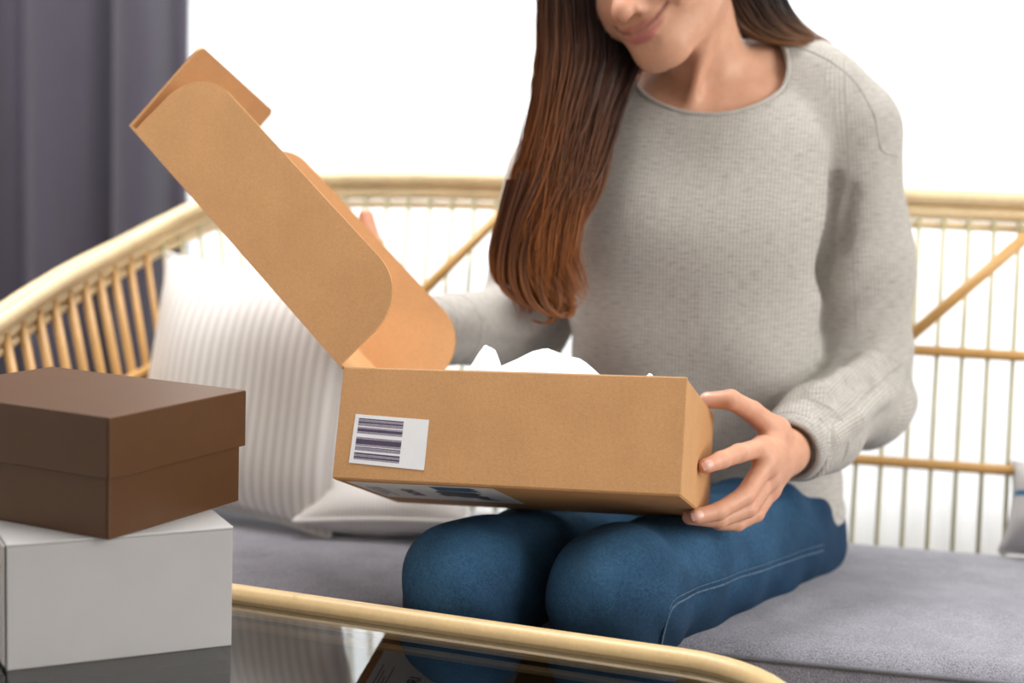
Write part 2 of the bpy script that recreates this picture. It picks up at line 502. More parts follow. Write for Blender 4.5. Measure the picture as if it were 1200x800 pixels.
def march(fn, o, d, t0=0.0, t1=.4, n=400):
    """first point along o + t d where fn < 0"""
    t = np.linspace(t0, t1, n); p = (np.asarray(o)[None] + t[:, None] * np.asarray(d)[None]).astype(np.float32)
    f = fn(p); k = np.argmax(f < 0)
    return p[k].astype(float) if (f < 0).any() else None

# ================================================================== THE ROOM
def slab(name, x0, x1, y0, y1, z0, z1, mat, parent=None, bev=0):
    v, f = rbox(((x0 + x1) / 2, (y0 + y1) / 2, (z0 + z1) / 2), (1, 0, 0), (0, 1, 0), (0, 0, 1), x1 - x0, y1 - y0, z1 - z0, bev, 1)
    return add(name, v, f, mat, parent)
YW = 3.45
fl = struct(slab('floor', -2.2, 3.6, -2.6, YW, -.06, -.004, M['floor']), 'dark oak board floor under the rattan sofa', 'floor')
for k in range(30):          # boards with open joints
    y0 = -.05 + k * .12
    slab('plank', -2.2, 3.6, y0, y0 + .117, -.004, 0, M['floor'], fl)
WX0, WX1, WZ0, WZ1 = -.92, 2.7, .25, 2.35
wb = struct(slab('wall_back', -2.2, WX0, YW, YW + .12, -.06, 2.6, M['wall']), 'white wall behind the curtains', 'wall')
slab('wall_panel', WX1, 3.6, YW, YW + .12, -.06, 2.6, M['wall'], wb)
slab('wall_panel', WX0, WX1, YW, YW + .12, -.06, WZ0, M['wall'], wb)
slab('wall_panel', WX0, WX1, YW, YW + .12, WZ1, 2.6, M['wall'], wb)
struct(slab('wall_left', -2.32, -2.2, -2.6, YW + .12, -.06, 2.6, M['wall']), 'white wall left of the dark curtain', 'wall')
struct(slab('ceiling', -2.32, 3.6, -2.6, YW + .12, 2.6, 2.68, M['ceiling']), 'white ceiling of the room', 'ceiling')
win = empty('window_1', (WX0, YW + .05, WZ0)); struct(win, 'wide window behind the sheer white curtain', 'window')
for (x0, x1, z0, z1) in ((WX0, WX1, WZ0, WZ0 + .06), (WX0, WX1, WZ1 - .06, WZ1), (WX0, WX0 + .06, WZ0, WZ1), (WX1 - .06, WX1, WZ0, WZ1), (.86, .92, WZ0, WZ1)):
    slab('window_frame', x0, x1, YW + .03, YW + .08, z0, z1, M['white_card'], win)
for (x0, x1) in ((WX0 + .06, .86), (.92, WX1 - .06)):
    slab('pane', x0, x1, YW + .05, YW + .056, WZ0 + .06, WZ1 - .06, M['window_glass'], win)

def drape(name, x0, x1, y, z0, z1, wave, amp, mat, label, cat, seed, sub=14, irregular=.3):
    rg = np.random.default_rng(seed)
    nw = int((x1 - x0) / wave); nx = nw * sub; nz = 24
    xs = np.linspace(0, 1, nx + 1)
    ph = xs * nw * 2 * math.pi + irregular * np.cumsum(rg.normal(0, 1, nx + 1)) * .35
    am = amp * (1 + .5 * np.sin(xs * 17 + seed) + .3 * np.sin(xs * 41))
    v = []
    for k in range(nz + 1):
        t = k / nz
        z = z0 + (z1 - z0) * t
        sp_ = 1 - .12 * (1 - t)
        xx = x0 + (x1 - x0) * xs + .25 * amp * np.cos(ph)
        yy = y + am * np.sin(ph + .4 * (1 - t)) * (1.1 - .35 * t)
        v.append(np.stack([xx, yy, np.full(nx + 1, z)], 1))
    front = np.vstack(v); back = front + (0, .0015, 0)
    f = []
    W = nx + 1
    for k in range(nz):
        for i in range(nx):
            a = k * W + i
            f.append([a, a + 1, a + 1 + W, a + W])
    o = add(name, front, f, mat, None, True, loc=(x0, y, z0))
    return tag(o, label, cat)
drape('sheer_curtain', -.86, 2.75, 3.2, .02, 2.5, .085, .014, M['sheer'], 'sheer white voile curtain filling the window behind the sofa', 'curtain', 3)
drape('dark_curtain', -1.62, -.635, 2.98, .02, 2.5, .135, .042, M['dark_curtain'], 'dark plum grey curtain hanging left of the bright window', 'curtain', 5, 18, .5)

# ================================================================== THE SOFA
SA = math.radians(11.5)
SO = V3(.10, 2.18, 0); SX = V3(math.cos(SA), -math.sin(SA), 0); SY = V3(math.sin(SA), math.cos(SA), 0); UP = V3(0, 0, 1)
def S(x, y, z): return SO + SX * x + SY * y + UP * z
sofa = empty('rattan_sofa', S(.3, -.2, 0))
tag(sofa, 'pale rattan sofa with curved slatted back and grey seat', 'sofa')
back_line = [S(1.45, -.02, .90), S(1.30, .10, .91), S(1.1, .13, .912), S(.6, .13, .914), S(.1, .13, .914), S(-.25, .13, .913)]
arm_line = [P(335, 216, 2.40), P(235, 245, 2.34), P(150, 289, 2.24), P(80, 328, 2.12), P(5, 378, 2.00), P(-70, 432, 1.90), P(-120, 475, 1.83)]
rail = spline(back_line + arm_line, 160)
tan = np.gradient(rail, axis=0); tan /= np.linalg.norm(tan, axis=1)[:, None]
outw = np.cross(tan, UP); outw /= np.linalg.norm(outw, axis=1)[:, None]      # points away from the seat or toward it
if (outw[60] @ SY) < 0: outw = -outw
armw = np.clip((np.arange(160) - 85) / 40, 0, 1)[:, None]
for (dz, do, r) in ((.004, 0.0, .0125), (-.018, .004, .0105), (-.004, .022, .012), (-.036, .002, .006)):
    off = outw * (do * (1 + .5 * armw)) + UP * dz
    v, f = tube(rail + off, r, 12)
    add('rail_cane', v, f, M['rattan'], sofa, True)
low = rail.copy(); low[:, 2] = .30
inw = -.13 * (1 - armw) - .10 * armw
low[:, :2] += (outw * inw)[:, :2]
v, f = tube(low, .012, 10); add('seat_rail', v, f, M['rattan'], sofa, True)
def between(i, t): return rail[i] * t + low[i] * (1 - t)
# cumulative length for even slats
cl = np.concatenate([[0], np.cumsum(np.linalg.norm(np.diff(low, axis=0), axis=1))])
ra = np.concatenate([[0], np.cumsum(np.linalg.norm(np.diff(rail, axis=0), axis=1))])
def at_len(arr, cum, s): return np.array([np.interp(s, cum, arr[:, k]) for k in range(3)])
ns = int(ra[-1] / .0345)
for k in range(2, ns):
    s = k * .0345
    u = np.interp(s, ra, np.arange(160))
    a = np.array([np.interp(u, np.arange(160), rail[:, j]) for j in range(3)]) - UP * .015
    b = np.array([np.interp(u, np.arange(160), low[:, j]) for j in range(3)])
    arm = np.interp(u, [95, 110], [0, 1])
    rr = .0032 + .0036 * arm
    mid = (a + b) / 2
    v, f = tube([a, mid, b], rr, 7)
    add('slat', v, f, M['slat'] if arm < .5 else M['rattan_dark'], sofa, True)
for t in (.655, .40):       # cross canes woven over the slats
    pth = np.array([between(i, t) for i in range(4, 158, 2)])
    nf = -outw[4:158:2] * .008
    v, f = tube(pth + nf, .0075, 9); add('cross_cane', v, f, M['rattan_dark'], sofa, True)
def back_pt(px, py):
    return on_plane(px, py, S(0, .065 , .65), unit(np.cross(SX, (S(0, .13, .914) - S(0, 0, .30))))) + 0
for (p0, p1) in (((1040, 415), (1226, 256)), ((430, 408), (600, 240)), ((800, 640), (1060, 400))):
    a, b = back_pt(*p0), back_pt(*p1)
    v, f = tube([a - SY * .012, (a + b) / 2 - SY * .012, b - SY * .012], .0085, 9); add('diagonal_brace', v, f, M['rattan_dark'], sofa, True)
# seat platform, front rail and legs
v, f = rbox(S(.35, -.27, .312), SX, SY, UP, 1.66, .48, .022, .006); add('seat_base', v, f, M['rattan_dark'], sofa)
for yy, zz in ((-.515, .30), (-.515, .20)):
    v, f = tube([S(-.50, yy, zz), S(.3, yy, zz), S(1.2, yy, zz)], .014, 10); add('front_rail', v, f, M['rattan'], sofa, True)
for (xx, yy) in ((-.5, -.5), (1.2, -.5), (-.48, -.02), (1.2, 0.0)):
    v, f = tube([S(xx, yy, 0), S(xx, yy, .16), S(xx, yy, .31)], .019, 12); add('leg', v, f, M['rattan'], sofa, True)
e = arm_line[-1]
v, f = tube(spline([rail[-1] + UP * .005, rail[-1] + V3(-.005, -.03, -.06), rail[-1] + V3(.01, -.03, -.3), V3(rail[-1][0] + .03, rail[-1][1], 0.0)], 16), .0155, 10); add('arm_post', v, f, M['rattan'], sofa, True)

# seat cushion: softly crowned block with seam piping
def cushion(x0, x1, y0, y1, z0, z1, r=.028):
    nx, ny = 60, 24
    v, f = [], []
    loop = []
    # cross-section profile across y, rounded corners
    prof = []
    for k in range(9): a = math.pi + k / 8 * math.pi / 2 * 1; prof.append((y0 + r + r * math.cos(a), z0 + r + r * math.sin(a)))
    prof = [(y0 + r, z0), (y1 - r, z0)] + [(y1 - r + r * math.sin(a), z0 + r - r * math.cos(a)) for a in np.linspace(.2, 1.57, 5)]
    prof += [(y1 - r + r * math.cos(a), z1 - r + r * math.sin(a)) for a in np.linspace(0, 1.57, 6)]
    prof += [(y1 - r - (y1 - y0 - 2 * r) * k / 12, z1 + .006 * math.sin(math.pi * k / 12)) for k in range(1, 12)]
    prof += [(y0 + r - r * math.sin(a), z1 - r + r * math.cos(a)) for a in np.linspace(0, 1.57, 6)]
    prof += [(y0 + r - r * math.cos(a), z0 + r - r * math.sin(a)) for a in np.linspace(0, 1.4, 5)]
    n = len(prof)
    xs = np.concatenate([x0 + r - r * np.cos(np.linspace(0, 1.57, 5)), np.linspace(x0 + r * 1.2, x1 - r * 1.2, nx), x1 - r + r * np.cos(np.linspace(1.57, 0, 5))])
    for x in xs:
        e_ = max(0, (x0 + r - x), (x - (x1 - r))); sh = r - math.sqrt(max(r * r - e_ * e_, 0))
        for (y, z) in prof:
            yy = min(max(y, y0 + sh), y1 - sh); zz = min(max(z, z0 + sh), z1 + .006 - sh)
            v.append(S(x, yy, zz))
    for i in range(len(xs) - 1):
        for k in range(n):
            l = (k + 1) % n
            f.append([i * n + k, (i + 1) * n + k, (i + 1) * n + l, i * n + l])
    f.append(list(range(n))); f.append([(len(xs) - 1) * n + k for k in range(n)][::-1])
    return np.array(v), f
v, f = cushion(-.53, 1.24, -.50, .022, .322, .435)
cush = add('seat_cushion', v, f, M['seat_cloth'], None, True, loc=S(.35, -.27, .322))
tag(cush, 'long grey woven seat cushion on the rattan sofa', 'cushion')
for zz, ins in ((.418, .001), (.345, .001)):
    v, f = tube([S(-.51, -.5005, zz), S(.3, -.5005, zz), S(1.22, -.5005, zz)], .0028, 8); add('piping', v, f, M['piping'], cush, True)

# ------------------------------------------------------------------ pillows
def pillow(name, c, ax, ay, w, h, th, mat, label, seed, pinch=.10, group=None, rest=None):
    ax, ay = unit(ax), unit(ay); az = unit(np.cross(ax, ay)); ay = np.cross(az, ax)
    n = 44; rg = np.random.default_rng(seed)
    g = np.linspace(-1, 1, n + 1); U, W = np.meshgrid(g, g, indexing='ij')
    ph = rg.uniform(0, 6, 6)
    prof = np.clip((1 - np.abs(U) ** 2.6), 0, 1) ** .55 * np.clip((1 - np.abs(W) ** 2.6), 0, 1) ** .55
    sx = w / 2 * U * (1 - pinch * (1 - W ** 2) * np.abs(U) ** 3); sy = h / 2 * W * (1 - pinch * (1 - U ** 2) * np.abs(W) ** 3)
    wr = .05 * np.sin(5 * U + ph[0] + 2 * W) + .05 * np.sin(4 * W + ph[1] - U) + .03 * np.sin(9 * U * W + ph[2])
    vs, fs, uv = [], [], []
    for sgn in (1, -1):
        t = sgn * th / 2 * prof * (1 + wr * sgn)
        vs.append((np.asarray(c) + sx[..., None] * ax + sy[..., None] * ay + t[..., None] * az).reshape(-1, 3))
        uv.append(np.stack([(U + 1) / 2, (W + 1) / 2], -1).reshape(-1, 2))
        o = 0 if sgn == 1 else (n + 1) ** 2
        for i in range(n):
            for j in range(n):
                a = o + i * (n + 1) + j; q = [a, a + n + 1, a + n + 2, a + 1]
                fs.append(q if sgn == 1 else q[::-1])
    V = np.vstack(vs)
    if rest is not None: dz = rest - V[:, 2].min(); V[:, 2] += dz; c = np.asarray(c) + V3(0, 0, dz)
    base = V.mean(0); base[2] = V[:, 2].min()
    o = add(name, V, fs, mat, None, True, loc=base, uvs=np.vstack(uv))
    tag(o, label, 'pillow', group)
    # welt seam round the edge
    e1 = [(g[i], -1) for i in range(n)] + [(1, g[i]) for i in range(n)] + [(-g[i], 1) for i in range(n)] + [(-1, -g[i]) for i in range(n)]
    pts = [np.asarray(c) + w / 2 * a * (1 - pinch * (1 - b * b) * abs(a) ** 3) * ax + h / 2 * b * (1 - pinch * (1 - a * a) * abs(b) ** 3) * ay for a, b in e1]
    vv, ff = tube(pts, .0035, 7, True); add('welt', vv, ff, mat, o, True)
    return o
c1 = P(287, 430, 2.13)
pillow('throw_pillow', c1, SX * .93 + SY * -.25, UP * .95 + SY * .28 + SX * -.09, .355, .370, .13, M['pillow'], 'upright cream ribbed pillow leaning in the left corner of the sofa', 1, rest=.438)
c2 = P(462, 556, 2.08)
pillow('throw_pillow', c2, SX * 1.0 + UP * .05 + SY * .1, SY * .95 + UP * .16, .235, .20, .085, M['pillow2'], 'small cream pillow lying flat behind the held carton', 2, rest=.438)
c3 = P(1268, 600, 2.04)
pillow('throw_pillow', c3, SX * .95 - SY * .3, UP * .93 + SY * .36, .20, .125, .12, M['pillow3'], 'pale pillow with a blue stripe cut by the right edge', 4, rest=.438)

# ================================================================== COFFEE TABLE
GZ = .465
TA = math.radians(19.6)
TX = V3(math.cos(TA), -math.sin(TA), 0); TY = V3(math.sin(TA), math.cos(TA), 0)
T0 = Q(800, 768, .472); T0[2] = 0
RC = .13; TW = .56; TL = 1.02     # corner radius, depth and length
def T(x, y, z): return T0 + TX * x + TY * y + UP * z
def table_loop(inset, z, n=10):
    out = []
    x1, x0, y1, y0 = RC - inset, -TL + RC + inset, -inset, -TW + inset
    r = RC - inset
    for (cx, cy, a0) in ((x1 - r, y1 - r, 90), (x1 - r, y0 + r, 0), (x0 + r, y0 + r, -90), (x0 + r, y1 - r, -180)):
        for k in range(n + 1):
            a = math.radians(a0 - 90 * k / n); out.append(T(cx + r * math.cos(a), cy + r * math.sin(a), z))
    return np.array(out)
table = empty('coffee_table', T(-.38, -TW / 2, 0))
tag(table, 'pale bamboo coffee table with a glass top in the foreground', 'table')
v, f = tube(table_loop(0, GZ + .003), .0115, 12, True); add('rim', v, f, M['bamboo'], table, True)
v, f = tube(table_loop(.006, GZ - .02), .0105, 12, True); add('lower_rim', v, f, M['bamboo'], table, True)
lp = table_loop(.008, GZ - .007); k = len(lp)
v = np.vstack([lp, lp + UP * .007]); f = [list(range(k)), [k + i for i in range(k)][::-1]] + [[i, k + i, k + (i + 1) % k, (i + 1) % k] for i in range(k)]
add('glass_top', v, f, M['table_glass'], table)
v, f = tube(table_loop(.03, .16), .012, 10, True); add('shelf_rim', v, f, M['bamboo'], table, True)
for i in range(16):
    x = -TL + RC + .06 + i * (TL - .12) / 15
    v, f = tube([T(x, -.035, .163), T(x, -TW / 2, .163), T(x, -TW + .035, .163)], .008, 8); add('shelf_slat', v, f, M['bamboo'], table, True)
for px_ in (20, 52, 82, 112):
    q_ = on_plane(px_, 780, T(0, -.02, 0), TY)
    v, f = tube([V3(q_[0], q_[1], .16), V3(q_[0], q_[1], .3), V3(q_[0], q_[1], GZ - .025)], .0055, 8); add('apron_slat', v, f, M['bamboo'], table, True)
q_ = on_plane(150, 780, T(0, -.02, 0), TY)
v, f = rbox(V3(q_[0], q_[1], .30), TX, TY, UP, .042, .018, .28, .004); add('apron_post', v, f, M['bamboo'], table)
for (xx, yy) in ((RC - .06, -.05), (RC - .06, -TW + .05), (-TL + RC + .06, -.05), (-TL + RC + .06, -TW + .05)):
    v, f = tube([T(xx, yy, 0), T(xx, yy, .2), T(xx, yy, GZ - .02)], .016, 12); add('leg', v, f, M['bamboo'], table, True)

# ================================================================== BOXES ON THE TABLE
# white carton
wd = unit(V3(.191, .096, 0)); wn = V3(-wd[1], wd[0], 0)
w0 = V3(-.459, 1.380, GZ); WL, WD_, WH = .214, .19, .121
white = empty('white_carton', w0 + wd * WL / 2 + wn * WD_ / 2)
tag(white, 'plain white carton at the bottom of the stack on the table', 'box')
th = .003
def wall_box(root, o, e1, e2, L, D, H, th, mat, names, bev=.0012):
    """open tray of four walls and a bottom"""
    parts = []
    parts.append((names[0], rbox(o + e1 * L / 2 + e2 * th / 2 + UP * H / 2, e1, e2, UP, L, th, H, bev)))
    parts.append((names[1], rbox(o + e1 * L / 2 + e2 * (D - th / 2) + UP * H / 2, e1, e2, UP, L, th, H, bev)))
    parts.append((names[2], rbox(o + e1 * th / 2 + e2 * D / 2 + UP * H / 2, e1, e2, UP, th, D - 2 * th, H, bev)))
    parts.append((names[2], rbox(o + e1 * (L - th / 2) + e2 * D / 2 + UP * H / 2, e1, e2, UP, th, D - 2 * th, H, bev)))
    for n_, (v, f) in parts: add(n_, v, f, mat, root)
wall_box(white, w0, wd, wn, WL, WD_, WH - .003, th, M['white_card'], ('front_wall', 'back_wall', 'side_wall'))
v, f = rbox(w0 + wd * WL / 2 + wn * WD_ / 2 + UP * .0015, wd, wn, UP, WL - .006, WD_ - .006, .003, 0); add('bottom_panel', v, f, M['white_card'], white)
v, f = rbox(w0 + wd * WL / 2 + wn * WD_ / 2 + UP * (WH - .0015), wd, wn, UP, WL + .001, WD_ + .001, .003, .0012); add('lid_panel', v, f, M['white_card'], white)
v, f = rbox(w0 - wd * .0022 + wn * (WD_ / 2 + .001) + UP * (WH / 2 + .001), wd, wn, UP, .0025, WD_ - .004, WH - .006, .001); add('tuck_flap', v, f, M['white_card'], white)
# brown two-piece box
bz = GZ + WH
bd = unit(V3(.095, .190, 0)); bn = V3(-bd[1], bd[0], 0)
b0 = V3(-.3695, 1.401, bz); BL, BD, BH = .209, .268, .118
brown = empty('brown_gift_box', b0 + bd * BL / 2 + bn * BD / 2)
tag(brown, 'dark brown lidded box stacked on the white carton', 'box')
i_ = .0045
wall_box(brown, b0 + bd * i_ + bn * i_, bd, bn, BL - 2 * i_, BD - 2 * i_, .105, .003, M['brown'], ('tray_wall', 'tray_wall', 'tray_wall'), .001)
v, f = rbox(b0 + bd * BL / 2 + bn * BD / 2 + UP * .0015, bd, bn, UP, BL - .0155, BD - .0155, .003, 0); add('tray_bottom', v, f, M['brown'], brown)
lid = empty_lid = None
v, f = rbox(b0 + bd * BL / 2 + bn * BD / 2 + UP * (BH - .0015), bd, bn, UP, BL, BD, .003, .0013); lid = add('lid', v, f, M['brown'], brown)
lo_ = b0 + UP * (BH - .059)
for (c, sx, sy) in ((lo_ + bd * BL / 2 + bn * .0014, BL, .0028), (lo_ + bd * BL / 2 + bn * (BD - .0014), BL, .0028), (lo_ + bd * .0014 + bn * BD / 2, .0028, BD - .0056), (lo_ + bd * (BL - .0014) + bn * BD / 2, .0028, BD - .0056)):
    v, f = rbox(c + UP * .029, bd, bn, UP, sx, sy, .058, .001); add('lid_skirt', v, f, M['brown'], lid)

# ================================================================== THE HELD CARTON
BO = V3(-.1882, 1.62, .6068)
BM_ = np.array([[.9648, .2590, .0450], [-.2590, .9108, .3205], [.0420, -.3210, .9461]])
BM_, _r = np.linalg.qr(BM_); BM_ = BM_ * np.sign(np.diag(_r))
EU, EV, EW = BM_[:, 0], BM_[:, 1], BM_[:, 2]
HW, HH, HD = .3775, .1215, .215
TH = .0032
def BX(u, v, w): return BO + EU * u + EV * v + EW * w
box = empty('mailing_carton', BX(HW / 2, HD / 2, 0))
tag(box, 'open kraft mailing carton held on the lap', 'box')
def bpart(name, c, su, sv, sw, mat, bev=.0011):
    v, f = rbox(BX(*c), EU, EV, EW, su, sv, sw, bev); return add(name, v, f, mat, box)
front = bpart('front_wall', (HW / 2, TH / 2, HH / 2), HW, TH, HH, M['kraft'])
bpart('back_wall', (HW / 2, HD - TH / 2, HH / 2), HW, TH, HH, M['kraft_in'])
bpart('left_wall', (TH / 2, HD / 2, HH / 2), TH, HD - 2 * TH, HH, M['kraft_in'])
bpart('right_wall', (HW - TH / 2, HD / 2, HH / 2 - .001), TH, HD - 2 * TH, HH - .002, M['kraft'])
bottom = bpart('bottom_panel', (HW / 2, HD / 2, TH / 2 - .0012), HW - .002, HD - .002, TH, M['kraft'])
bpart('inner_liner', (HW / 2, TH * 1.6, HH / 2 - .001), HW - 4 * TH, TH, HH - .004, M['kraft_in'])
# torn fluted edge along the top of the front wall
bpart('fluted_edge', (HW / 2, TH / 2 + .0003, HH + .0002), HW - .004, TH * .7, .0008, M['board_edge'], .0002)
# lid: panel, two side flaps, tuck flap
LA = math.radians(136.5); LLEN = .412
LD = EU * math.cos(LA) + EW * math.sin(LA)          # along the lid, away from the hinge
LN = EU * math.sin(LA) - EW * math.cos(LA)          # toward the inside of the opened lid (right and up)
LN = LN if LN @ EU > 0 else -LN
L0 = BX(0, 0, HH + .001)
v, f = panel([(0, 0), (LLEN, 0), (LLEN, HD), (0, HD)], L0, LD, EV, TH)
lidp = add('lid_panel', v, f, M['kraft_in'], box)
FLW = .110
def flap(name, vpos, mat, tilt, x0=.006, x1=LLEN - .010, w=FLW, rad=(.056, .058)):
    ev = LN * math.cos(tilt) + EV * math.sin(tilt)
    out = rrect(x0, 0, x1, w, (.002, .002, rad[0], rad[1]), 12)
    n = np.cross(LD, ev)
    v, f = panel(out, L0 + EV * vpos - n * TH / 2, LD, ev, TH)
    return add(name, v, f, mat, lidp)
flap('side_flap', .0018, M['kraft'], math.radians(-2), .004)
flap('side_flap', HD - .003, M['kraft'], math.radians(5), -.005, LLEN - .02)
tl = math.radians(5)
ev = LN * math.cos(tl) + LD * math.sin(tl)
v, f = panel(rrect(.0, 0, HD, .124, (0, 0, .010, .010), 5), L0 + LD * LLEN, EV, ev, TH)
add('tuck_flap', v, f, M['kraft_in'], lidp)
# barcode sticker on the front wall
def front_uv(px, py):
    p = on_plane(px, py, BX(0, 0, 0), EV) - BO; return p @ EU, p @ EW
cs = [front_uv(409, 542), front_uv(497, 551), front_uv(503, 492), front_uv(417, 485)]
v, f = panel(cs, BO - EV * .00035, EU, EW, .0003)
v = v - 0; lab = add('barcode_label', v, f, M['label'], front)
c = np.array(cs)
def lab_pt(a, b): return (c[0] * (1 - a) * (1 - b) + c[1] * a * (1 - b) + c[2] * a * b + c[3] * (1 - a) * b)
bars, greys = [], []
for (b0_, b1_, g_) in ((.90, .925, 0), (.825, .86, 0), (.865, .895, 1), (.77, .82, 1), (.655, .715, 0), (.615, .65, 1), (.72, .745, 1), (.40, .505, 0), (.51, .54, 1), (.365, .395, 1), (.27, .32, 1), (.325, .345, 0), (.19, .225, 0), (.115, .15, 0), (.155, .185, 1), (.085, .11, 1)):
    q = [lab_pt(.055, b0_), lab_pt(.665, b0_), lab_pt(.665, b1_), lab_pt(.055, b1_)]
    (greys if g_ else bars).append(panel(q, BO - EV * .00055, EU, EW, .0002))
v, f = join(bars); add('barcode_bars', v, f, M['ink'], lab)
v, f = join(greys); add('barcode_faded_bars', v, f, M['ink_grey'], lab)
# shipping label under the carton (seen at a slant and mirrored in the table glass)
def BB(u, v): return BX(u, v, -.0016)
v, f = panel([(.012, .014), (.176, .014), (.176, .150), (.012, .150)], BX(0, 0, -.0016), EU, EV, .0003)
slab_ = add('shipping_label', v, f, M['label'], bottom)
def flat(name, polys, mat, lift=.0003):
    v, f = join([panel(q, BX(0, 0, -.0016 - lift), EU, EV, .00025) for q in polys]); return add(name, v, f, mat, slab_)
rg = np.random.default_rng(5)
blob = [(u + .030, w) for u, w in [(.070, .060), (.112, .062), (.116, .075), (.108, .088), (.118, .096), (.116, .122), (.104, .124), (.100, .110), (.090, .112), (.078, .104), (.068, .108), (.062, .092), (.070, .082), (.064, .072)]]
flat('printed_figure', [blob], M['ink_black'])
flat('printed_leaf', [[(.136 + .003 * k, .112 + .006 * (k % 2)), (.142 + .003 * k, .126 + .004 * math.sin(k * 2.1)), (.134 + .003 * k, .120)] for k in range(5)], M['ink_black'], .0004)
flat('printed_blue_wash', [[(.102, .022 + .006 * k), (.150, .020 + .006 * k), (.146 + .006 * (k % 2), .025 + .006 * k), (.105, .026 + .006 * k)] for k in range(6)], M['ink_blue'])
flat('small_print', [[(.020 + .0045 * k, .05), (.0215 + .0045 * k, .05), (.0215 + .0045 * k, .125 - .01 * (k % 3)), (.020 + .0045 * k, .125 - .01 * (k % 3))] for k in range(4)], M['ink_grey'])
def letters(txt, size, u, v_, mat, name, parent):
    """flat lettering on the underside, lines running front to back"""
    cu = bpy.data.curves.new('letters', 'FONT'); cu.body = txt; cu.size = size; cu.extrude = .0001; cu.resolution_u = 2
    t = bpy.data.objects.new('letters', cu); COL.objects.link(t)
    dg = bpy.context.evaluated_depsgraph_get(); me = t.evaluated_get(dg).to_mesh()
    co = np.array([q.co[:] for q in me.vertices]); fs = [list(q.vertices) for q in me.polygons]
    t.evaluated_get(dg).to_mesh_clear(); bpy.data.objects.remove(t)
    w = np.array([BX(u - .9 * y, v_ + x * .62, -.0022 - z) for x, y, z in co])
    return add(name, w, fs, mat, parent)
letters('OWSARI', .024, .072, .055, M['ink'], 'printed_title', slab_)
# tissue paper
def tissue(name, c_px, w, d, h, seed, label):
    rg = np.random.default_rng(seed)
    n = 22; g = np.linspace(-1, 1, n + 1); U, W = np.meshgrid(g, g, indexing='ij')
    z = np.zeros_like(U)
    for k in range(7):
        a = rg.uniform(0, math.pi); ph = rg.uniform(0, 6); fr = rg.uniform(1.5, 4.5)
        z += np.abs(np.mod(fr * (U * math.cos(a) + W * math.sin(a)) + ph, 2) - 1) * .22
    z = z / z.max()
    env = np.clip(1 - U ** 2, 0, 1) ** .6 * np.clip(1 - W ** 2, 0, 1) ** .6
    hh = h * env * (.55 + .45 * z) 
    return U, W, hh
tis = empty('tissue_paper', BX(.23, .08, .05))
tag(tis, 'crumpled white tissue paper inside the open carton', 'paper')
def tissue_piece(u0, u1, v0, v1, base, h, seed, peak=None):
    U, W, hh = tissue('', None, 0, 0, 1, seed, '')
    v = []
    for i in range(U.shape[0]):
        for j in range(U.shape[1]):
            uu = u0 + (u1 - u0) * (U[i, j] + 1) / 2; vv = v0 + (v1 - v0) * (W[i, j] + 1) / 2
            ww = base + h * hh[i, j]
            if peak:
                for (pu, pv, ps, ph_) in peak: ww += ph_ * max(0, 1 - (abs(uu - pu) + abs(vv - pv) * .8) / ps)
            v.append(BX(uu, vv, ww))
    n = U.shape[0]; f = [[i * n + j, (i + 1) * n + j, (i + 1) * n + j + 1, i * n + j + 1] for i in range(n - 1) for j in range(n - 1)]
    v, f = np.array(v), f
    o = add('tissue_sheet', v, f, M['tissue'], tis)
    return o
tissue_piece(.02, .36, .016, .215, .085, .035, 3)
tissue_piece(.128, .300, .03, .14, .105, .040, 8, [(.205, .075, .085, .028)])
tissue_piece(.118, .176, .016, .075, .10, .022, 12, [(.148, .034, .034, .034), (.160, .036, .030, .016)])
tissue_piece(.308, .352, .012, .06, .098, .028, 15, [(.333, .028, .02, .012)])

# ================================================================== THE PERSON
person = empty('person', V3(.27, 2.0, .435))
tag(person, 'seated woman in oatmeal sweater and blue jeans looking into a carton', 'person')
YAW = math.radians(-13)                 # chest turned a little to the picture's left
TF = V3(math.sin(YAW), -math.cos(YAW), 0)      # chest front
TS = V3(math.cos(YAW), math.sin(YAW), 0)       # her left, picture right
# torso sections: px, py, Y, half width, half depth
SEC = [(838, 640, 2.04, .165, .115), (832, 585, 2.035, .172, .122), (826, 520, 2.03, .172, .122), (818, 440, 2.015, .166, .116), (812, 370, 2.005, .162, .115),
       (808, 300, 1.995, .164, .122), (812, 235, 1.995, .168, .120), (820, 175, 2.005, .164, .104), (828, 130, 2.015, .140, .088), (836, 95, 2.025, .100, .072), (840, 65, 2.03, .062, .058)]
_s = np.array([np.r_[P(a, b, c), d, e] for a, b, c, d, e in SEC]); _s = spline(_s[np.argsort(_s[:, 2])], 80)
def torso(p, grow=0.0):
    z = p[:, 2]
    cx, cy, a, b = (np.interp(z, _s[:, 2], _s[:, k]) for k in (0, 1, 3, 4))
    dx, dy = p[:, 0] - cx, p[:, 1] - cy
    qx = dx * TS[0] + dy * TS[1]; qy = dx * TF[0] + dy * TF[1]
    a = a + grow; b = b + grow
    k = (np.abs(qx / a) ** 2.25 + np.abs(qy / b) ** 2.25) ** (1 / 2.25)
    d = (k - 1) * np.minimum(a, b) * .95
    d = np.maximum(d, z - _s[-1, 2] - grow); return np.maximum(d, _s[0, 2] - z - grow)
